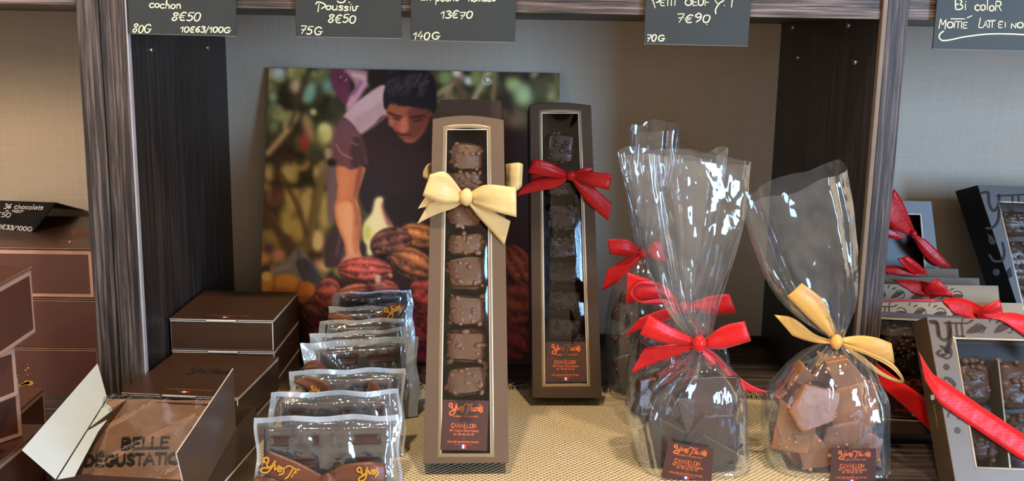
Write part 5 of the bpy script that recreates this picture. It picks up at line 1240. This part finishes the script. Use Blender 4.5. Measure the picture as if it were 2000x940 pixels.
# ------------------------------------------------------------------ flat window boxes in the right bay
def monogram(mb, x, z, s, to):
    """Y and T monogram with a curled foot; (x,z) its top left, s its height"""
    w = s*.045
    for st in ([(0, 0), (.16, 0), (.22, .10), (.24, .42), (.36, .52), (.52, .42), (.56, .12)], [(.04, .03), (.17, .05), (.19, .12), (.20, .42)], [(.56, .0), (.56, .34), (.52, .62), (.42, .86), (.24, .97), (.12, .90), (.22, .82)],
               [(.50, .02), (.50, .36), (.46, .62), (.36, .82)]):
        stroke_mesh(mb, [(x+q[0]*s, z-q[1]*s) for q in st], w, to)
    for st in ([(.42, .04), (1.06, .04)], [(.74, .06), (.74, .40)], [(.90, .06), (.90, .40)], [(.70, .42), (.94, .42)]): stroke_mesh(mb, [(x+q[0]*s, z-q[1]*s) for q in st], w*.9, to, 0, False)
def leaf(mb, x, z, s, ang, to, curl=1):
    c, n = math.cos(ang), math.sin(ang); T_ = lambda u, v: (x+(u*c-v*n)*s, z+(u*n+v*c)*s)
    up = [T_(t, .22*math.sin(math.pi*t)**.8*curl) for t in np.linspace(0, 1, 12)]; lo = [T_(t, -.10*math.sin(math.pi*t)*curl) for t in np.linspace(0, 1, 12)]
    V = [to(*p) for p in up]+[to(*p) for p in lo]; mb.add(V, [(i, i+1, 13+i, 12+i) for i in range(11)])
def swirl(mb, x, z, s, ang, to, hw, turn=1):
    P = []
    for t in np.linspace(0, 1, 22):
        a = ang+turn*t*4.2; r = s*(1-.62*t)
        P.append((x+r*math.cos(a), z+r*math.sin(a)))
    stroke_mesh(mb, P, hw, to, 0, False)
def pattern(fr, t, outer, inner, mono=True):
    to = lambda x, z: fr.w(x, -.00035, z); mb = MB(); (x0, zt), (xi, zi) = outer[3], inner[3]; xr = outer[2][0]; zb = outer[0][1]
    band = zt-zi; lw = xi-x0
    if mono: monogram(mb, x0+lw*.10, zt-band*.22, lw*1.32, to)
    for k in range(5):
        xx = xi+lw*.42+k*lw*1.05
        if xx+lw > xr: break
        leaf(mb, xx, zt-band*.74, lw*.85, .25+.2*(k % 2), to); leaf(mb, xx+lw*.1, zt-band*.3, lw*.30, .5, to, .8); leaf(mb, xx-lw*.12, zt-band*.25, lw*.26, 1.1, to, .7)
        swirl(mb, xx+lw*.55, zt-band*.58, band*.30, 2.4, to, band*.022, -1)
    n_ = int((zi-zb)/(lw*1.2))
    for k in range(min(n_, 3)):
        zz = zi-lw*(.55+1.15*k); xx = x0+lw*.45+(zt-zz)/(zt-zb)*(outer[0][0]-outer[3][0])
        swirl(mb, xx, zz, lw*.30, 1.2+k, to, lw*.035, 1 if k % 2 else -1); leaf(mb, xx-lw*.2, zz+lw*.3, lw*.55, -.7, to)
        a = [to(xx+lw*.12*math.cos(q), zz-lw*.5+lw*.12*math.sin(q)) for q in np.linspace(0, 6.28, 12, endpoint=False)]; mb.add(a, [tuple(range(12))])
    mb.build('printed_pattern', M['pattern_ink'], t)
def flat_box(label, fr, px, win, depth, mats, mono=True, pat=True, film_on=True, group='flat window boxes in the right bay'):
    t = thing('window_box', label, 'chocolate box', fr.M, group=group)
    outer = [fr.px(*p) for p in px]; outer = [(a, max(c, 0.0)) for a, c in outer]; inner = [fr.px(*p) for p in win]
    frame_box(fr, t, outer, inner, depth, mats[0], mats[1], 'black_tray', 0.0, .003, .002, side=mats[2]); rim_strip(fr, t, inner)
    if film_on: curved_film(fr, t, inner, .0025)
    if pat: pattern(fr, t, outer, inner, mono)
    return t
def rugged_bar(fr, cx0, cx1, y0, y1, mats, seed, label, group, depth=.016):
    """knobbly nut bar standing in the box between pixel bounds"""
    a, c = fr.px(cx0, y1, depth-.006), fr.px(cx1, y0, depth-.006); sx, sz = abs(c[0]-a[0]), abs(c[1]-a[1]); rs = random.Random(seed); V = []; nx, nz = 22, 40
    for i in range(nx):
        for j in range(nz):
            th = 2*math.pi*i/nx; v = j/(nz-1); e_ = min(1, (1-abs(2*v-1)**6)+.001); g = 1+.16*mnoise.noise((math.cos(th)*2.2, math.sin(th)*2.2, v*sz*130+seed))+.07*mnoise.noise((math.cos(th)*6, math.sin(th)*6, v*sz*320))
            co, si = math.cos(th), math.sin(th); q = (abs(co)**4+abs(si)**4)**-.25
            V.append((sx/2*co*q*g*e_**.5, -.010*si*q*g*e_**.5, (v-.5)*sz))
    F = grid_faces(nx, nz, True)+[tuple(i*nz for i in range(nx)), tuple(i*nz+nz-1 for i in range(nx))]
    mi = [0]*len(F)
    for k in range(22):
        th = rs.uniform(.3, 2.84); v = rs.random(); p = np.array([sx/2*math.cos(th)*1.0, -.0105*math.sin(th), (v-.5)*sz]); r = rs.uniform(.002, .0038); n0 = len(V)
        V += [tuple(p+u*np.array([r*1.2, r, r])) for u in ICO2[0]]; F += [[i+n0 for i in f] for f in ICO2[1]]; mi += [1]*len(ICO2[1])
    W = fr.ws(np.array(V)+np.array([(a[0]+c[0])/2, depth+.002, (a[1]+c[1])/2]))
    o = obj('chocolate_bar', W, F, mats, None, True, mi); tag(o, label, 'chocolate bar', group)
def band_px(t, fr, A, B, mat, name='ribbon_band', lift=.0012, bulge=.0006, wrap=None):
    mb = MB(); pw = lambda q: fr.pw(q[0], q[1], -lift-(q[2] if len(q) > 2 else 0)); a, b_ = [pw(q) for q in A], [pw(q) for q in B]
    if wrap is not None: a = [a[0]+fr.d*wrap]+a; b_ = [b_[0]+fr.d*wrap]+b_
    strip(mb, a, b_, 26, 5, bulge); return mb.build(name, M[mat], t, True, solid=.0005)
SHC = (M['grey_card'], 'taupe_trim', M['side_card']); SHG = (M['taupe_lit'], 'taupe_trim', M['side_card'])
# nearest patterned box
fR1 = Frame(Pz(1866, 942, .0155)+np.array([.1, 0, 0]), tilt=math.radians(25), yaw=.02)
tR = flat_box('patterned taupe window box with a diagonal red ribbon, nearest in the right bay', fR1, [(1866, 944), (2230, 960), (2190, 632), (1810, 619)], [(1908, 912), (2190, 920), (2150, 670), (1866, 662)], .034, SHC)
mb = MB(); mb.box(0, .0016, .001, .024, -.0, .12, T=lambda V: fR1.ws(V+np.array([fR1.px(1945, 664)[0], 0, fR1.px(1975, 850)[1]-.05])))
mb.build('tray_divider', M['taupe_trim'], tR)
for k, (x0, x1, y0, y1) in enumerate([(1877, 1930, 704, 790), (1896, 1946, 800, 900), (1958, 2010, 704, 800), (1976, 2032, 806, 900)]):
    rugged_bar(fR1, x0, x1, y0, y1, [M['milk_dull'], M['milk_dull_nut']], 60+k, 'knobbly milk chocolate bar inside the nearest patterned window box', 'bars in the nearest patterned box')
band_px(tR, fR1, [(1795, 688), (1822, 730, .001), (1842, 742, .001), (1920, 796), (2020, 862), (2120, 930)], [(1806, 742), (1830, 780, .001), (1846, 796, .001), (1920, 848), (2020, 916), (2120, 986)], 'red_satin')
band_px(tR, fR1, [(1920, 615), (1950, 613, .001), (1990, 613, .001), (2060, 640)], [(1926, 619), (1958, 628, .001), (2000, 656, .001), (2070, 706)], 'red_satin')
mb = MB(); pl = lambda x, y: fR1.w(-.0004, x, y)
ox = fR1.px(1866, 944)[0]
pS = lambda u, v: fR1.w(fR1.px(1810, 619)[0]*(v)+fR1.px(1866, 944)[0]*(1-v)-.0004, .016+u, fR1.px(1810, 619)[1]*v)
mb.add([pS(-.004, .50), pS(.004, .50), pS(.004, .53), pS(-.004, .53)], [(0, 1, 2, 3)], 1)
for k in range(9): mb.add([pS(-.0018, .33+.016*k), pS(.0012, .33+.016*k), pS(.0012, .34+.016*k), pS(-.0018, .34+.016*k)], [(0, 1, 2, 3)], 0)
mb.build('lettering', [M['gold_ink'], M['white_ink']], tR)
# dark box with the shop label
fR2 = Frame((Pz(1770, 853, .0115)), tilt=math.radians(20), yaw=.03)
tR2 = flat_box('dark window box with the shop label and a red ribbon, behind the nearest patterned box', fR2, [(1690, 846), (1905, 860), (1880, 618), (1680, 606)], [(1704, 816), (1890, 826), (1862, 630), (1694, 622)], .030, (M['brown_card'], 'taupe_trim', M['black_card']), pat=False)
address_label(fR2, tR2, [(1729, 733), (1836, 738), (1838, 818), (1733, 815)], .001)
for k, (x0, x1, y0, y1) in enumerate([(1728, 1784, 626, 692), (1800, 1850, 626, 690), (1730, 1790, 696, 730)]): rugged_bar(fR2, x0, x1, y0, y1, [M['dark'], M['dark_nut']], 80+k, 'knobbly dark chocolate bar in the labelled dark window box', 'bars in the labelled dark box')
band_px(tR2, fR2, [(1700, 700), (1760, 745), (1822, 786)], [(1700, 738), (1752, 782), (1822, 846)], 'red_satin', lift=.0026)
# patterned boxes leaning one behind another
DK = (M['dark_grey_card'], 'taupe_trim', M['black_card'])
stackR = [  # top right corner px, top height, bottom y offset, material, label
 ((1998, 592), .1200, 'patterned taupe box, second from the front of the leaning row', SHG), ((1950, 558), .1300, 'patterned taupe box, third from the front of the leaning row', SHG),
 ((1913, 543), .1310, 'plain grey box edge, fourth from the front of the leaning row', (M['grey_card'], 'taupe_trim', M['grey_card'])), ((1872, 525), .1350, 'rearmost grey box of the leaning row, below the upright black box', (M['grey_card'], 'taupe_trim', M['grey_card']))]
for k, (tr_, zt_, lab, ms) in enumerate(stackR):
    p = Pz(*tr_, zt_); ta = math.radians(24); W_ = .185; H_ = (zt_-.0088)/math.cos(ta)
    fr = Frame(np.array([p[0]-W_/2, p[1]-math.sin(ta)*H_, .0088]), tilt=ta, yaw=0.0)
    t = thing('window_box', lab, 'chocolate box', fr.M, group='flat window boxes in the right bay')
    outer = [(-W_/2, 0), (W_/2, 0), (W_/2, H_), (-W_/2, H_)]; inner = [(-W_/2+.022, .018), (W_/2-.022, .018), (W_/2-.022, H_-.024), (-W_/2+.022, H_-.024)]
    dpt = .019 if k < 2 else .015
    frame_box(fr, t, outer, inner, dpt, ms[0], ms[1], 'black_tray', 0, .003, .002, side=ms[2])
    if k < 2: pattern(fr, t, outer, inner)
    if k == 0:
        band_px(t, fr, [(1838, 585), (1880, 583, .001), (1925, 604, .003), (1945, 622, .003)], [(1862, 612), (1890, 622, .001), (1915, 634, .002), (1930, 640, .002)], 'red_satin')
        bow(t, 'bow', 'red_satin', [lp((1903, 612), (1925, 597), (1950, 586), (1910, 626), (1930, 624), (1958, 618), .016)], fr.pw(1930, 605)[1])
        band_px(t, fr, [(1700, 590), (1760, 586), (1830, 584)], [(1700, 590.6), (1760, 588.5), (1830, 589.5)], 'red_satin')
    if k == 1:
        band_px(t, fr, [(1742, 546), (1790, 548, .001), (1826, 556, .003), (1842, 566, .004)], [(1786, 574), (1800, 578, .001), (1820, 580, .002), (1836, 580, .003)], 'red_satin')
        bow(t, 'bow', 'red_satin', [lp((1802, 564), (1815, 553), (1830, 545), (1806, 575), (1832, 578), (1862, 580), .013)], fr.pw(1825, 560)[1])
    if k == 3:
        band_px(t, fr, [(1722, 522), (1750, 519, .002), (1782, 530, .002), (1812, 537, .001)], [(1734, 536), (1750, 536, .002), (1782, 540, .002), (1812, 540, .001)], 'red_satin')
        bow(t, 'bow', 'red_satin', [lp((1812, 532), (1790, 512), (1774, 501), (1790, 539), (1770, 526), (1754, 508), .014)], fr.pw(1780, 520)[1])
# upright black box with the trailing red bow
fR7 = Frame(Py(1760, 560, .262), tilt=math.radians(9), yaw=.02); fR7 = Frame(fR7.O*np.array([1, 1, 0])+np.array([0, 0, .0045]), tilt=math.radians(9), yaw=.02)
tR7 = flat_box('black window box with a trailing red bow, upright behind the leaning row', fR7, [(1668, 700), (1856, 706), (1819, 393), (1680, 390)], [(1690, 640), (1815, 646), (1797, 420), (1702, 418)], .024, (M['dark_grey_card'], 'taupe_trim', M['black_card']), pat=False, film_on=False)
bow(tR7, 'bow', 'red_satin', [lp((1787, 452), (1763, 395), (1748, 371), (1780, 462), (1742, 446), (1722, 420), .016),
  ([(1728, 440, .008), (1745, 450, .008), (1766, 462, .006)], [(1724, 462, .008), (1742, 466, .008), (1764, 468, .006)], .002),
  ([(1786, 456, .008), (1812, 472, .010), (1840, 500, .010), (1857, 521, .008)], [(1784, 466, .008), (1800, 494, .010), (1826, 518, .010), (1855, 523, .008)], .003, 'bow_tail')], fR7.pw(1780, 455)[1], (1784, 457, 7, 8, .010), 8)
# big dark patterned box at the far right
fR8 = Frame(Pz(1985, 640, .0025)*np.array([1, 0, 0])+np.array([.04, .212, .0155]), tilt=math.radians(17), yaw=.12)
tR8 = flat_box('large dark patterned window box leaning on the wall at the right edge', fR8, [(2010, 668), (2330, 690), (2290, 374), (1909, 362)], [(2010, 640), (2280, 650), (2240, 408), (1951, 395)], .050, (M['dark_grey_card'], 'taupe_trim', M['black_card']), pat=False)
mb = MB(); to = lambda x, y: fR8.pw(x, y, -.0005)
for st in ([(1915, 378), (1930, 376), (1932, 396), (1940, 412), (1950, 402), (1952, 380)], [(1952, 404), (1950, 430), (1940, 444), (1926, 446)], [(1948, 383), (2000, 380)], [(1978, 384), (1978, 395)], [(1990, 384), (1990, 395)],
           [(1958, 474), (1962, 492), (1958, 508), (1942, 510), (1932, 498)]): stroke_mesh(mb, st, 2.4, to)
for st in ([(1928, 456), (1938, 462), (1947, 476), (1934, 472)], [(1929, 466), (1936, 470), (1944, 478), (1934, 477)], [(1966, 530), (1974, 522), (1978, 540), (1970, 544)]): mb.add([to(*p) for p in st], [(0, 1, 2, 3)])
mb.add([to(1946+7*math.cos(a), 532+7*math.sin(a)) for a in np.linspace(0, 6.28, 14, endpoint=False)], [tuple(range(14))])
mb.build('printed_pattern', M['black_ink'], tR8)
for k, (x0, x1, y0, y1) in enumerate([(1966, 2030, 470, 560), (1972, 2040, 566, 636), (1960, 2030, 412, 462)]): rugged_bar(fR8, x0, x1, y0, y1, [M['dark'], M['dark_nut']], 90+k, 'knobbly dark chocolate piece in the large dark window box', 'pieces in the large dark box', .03)
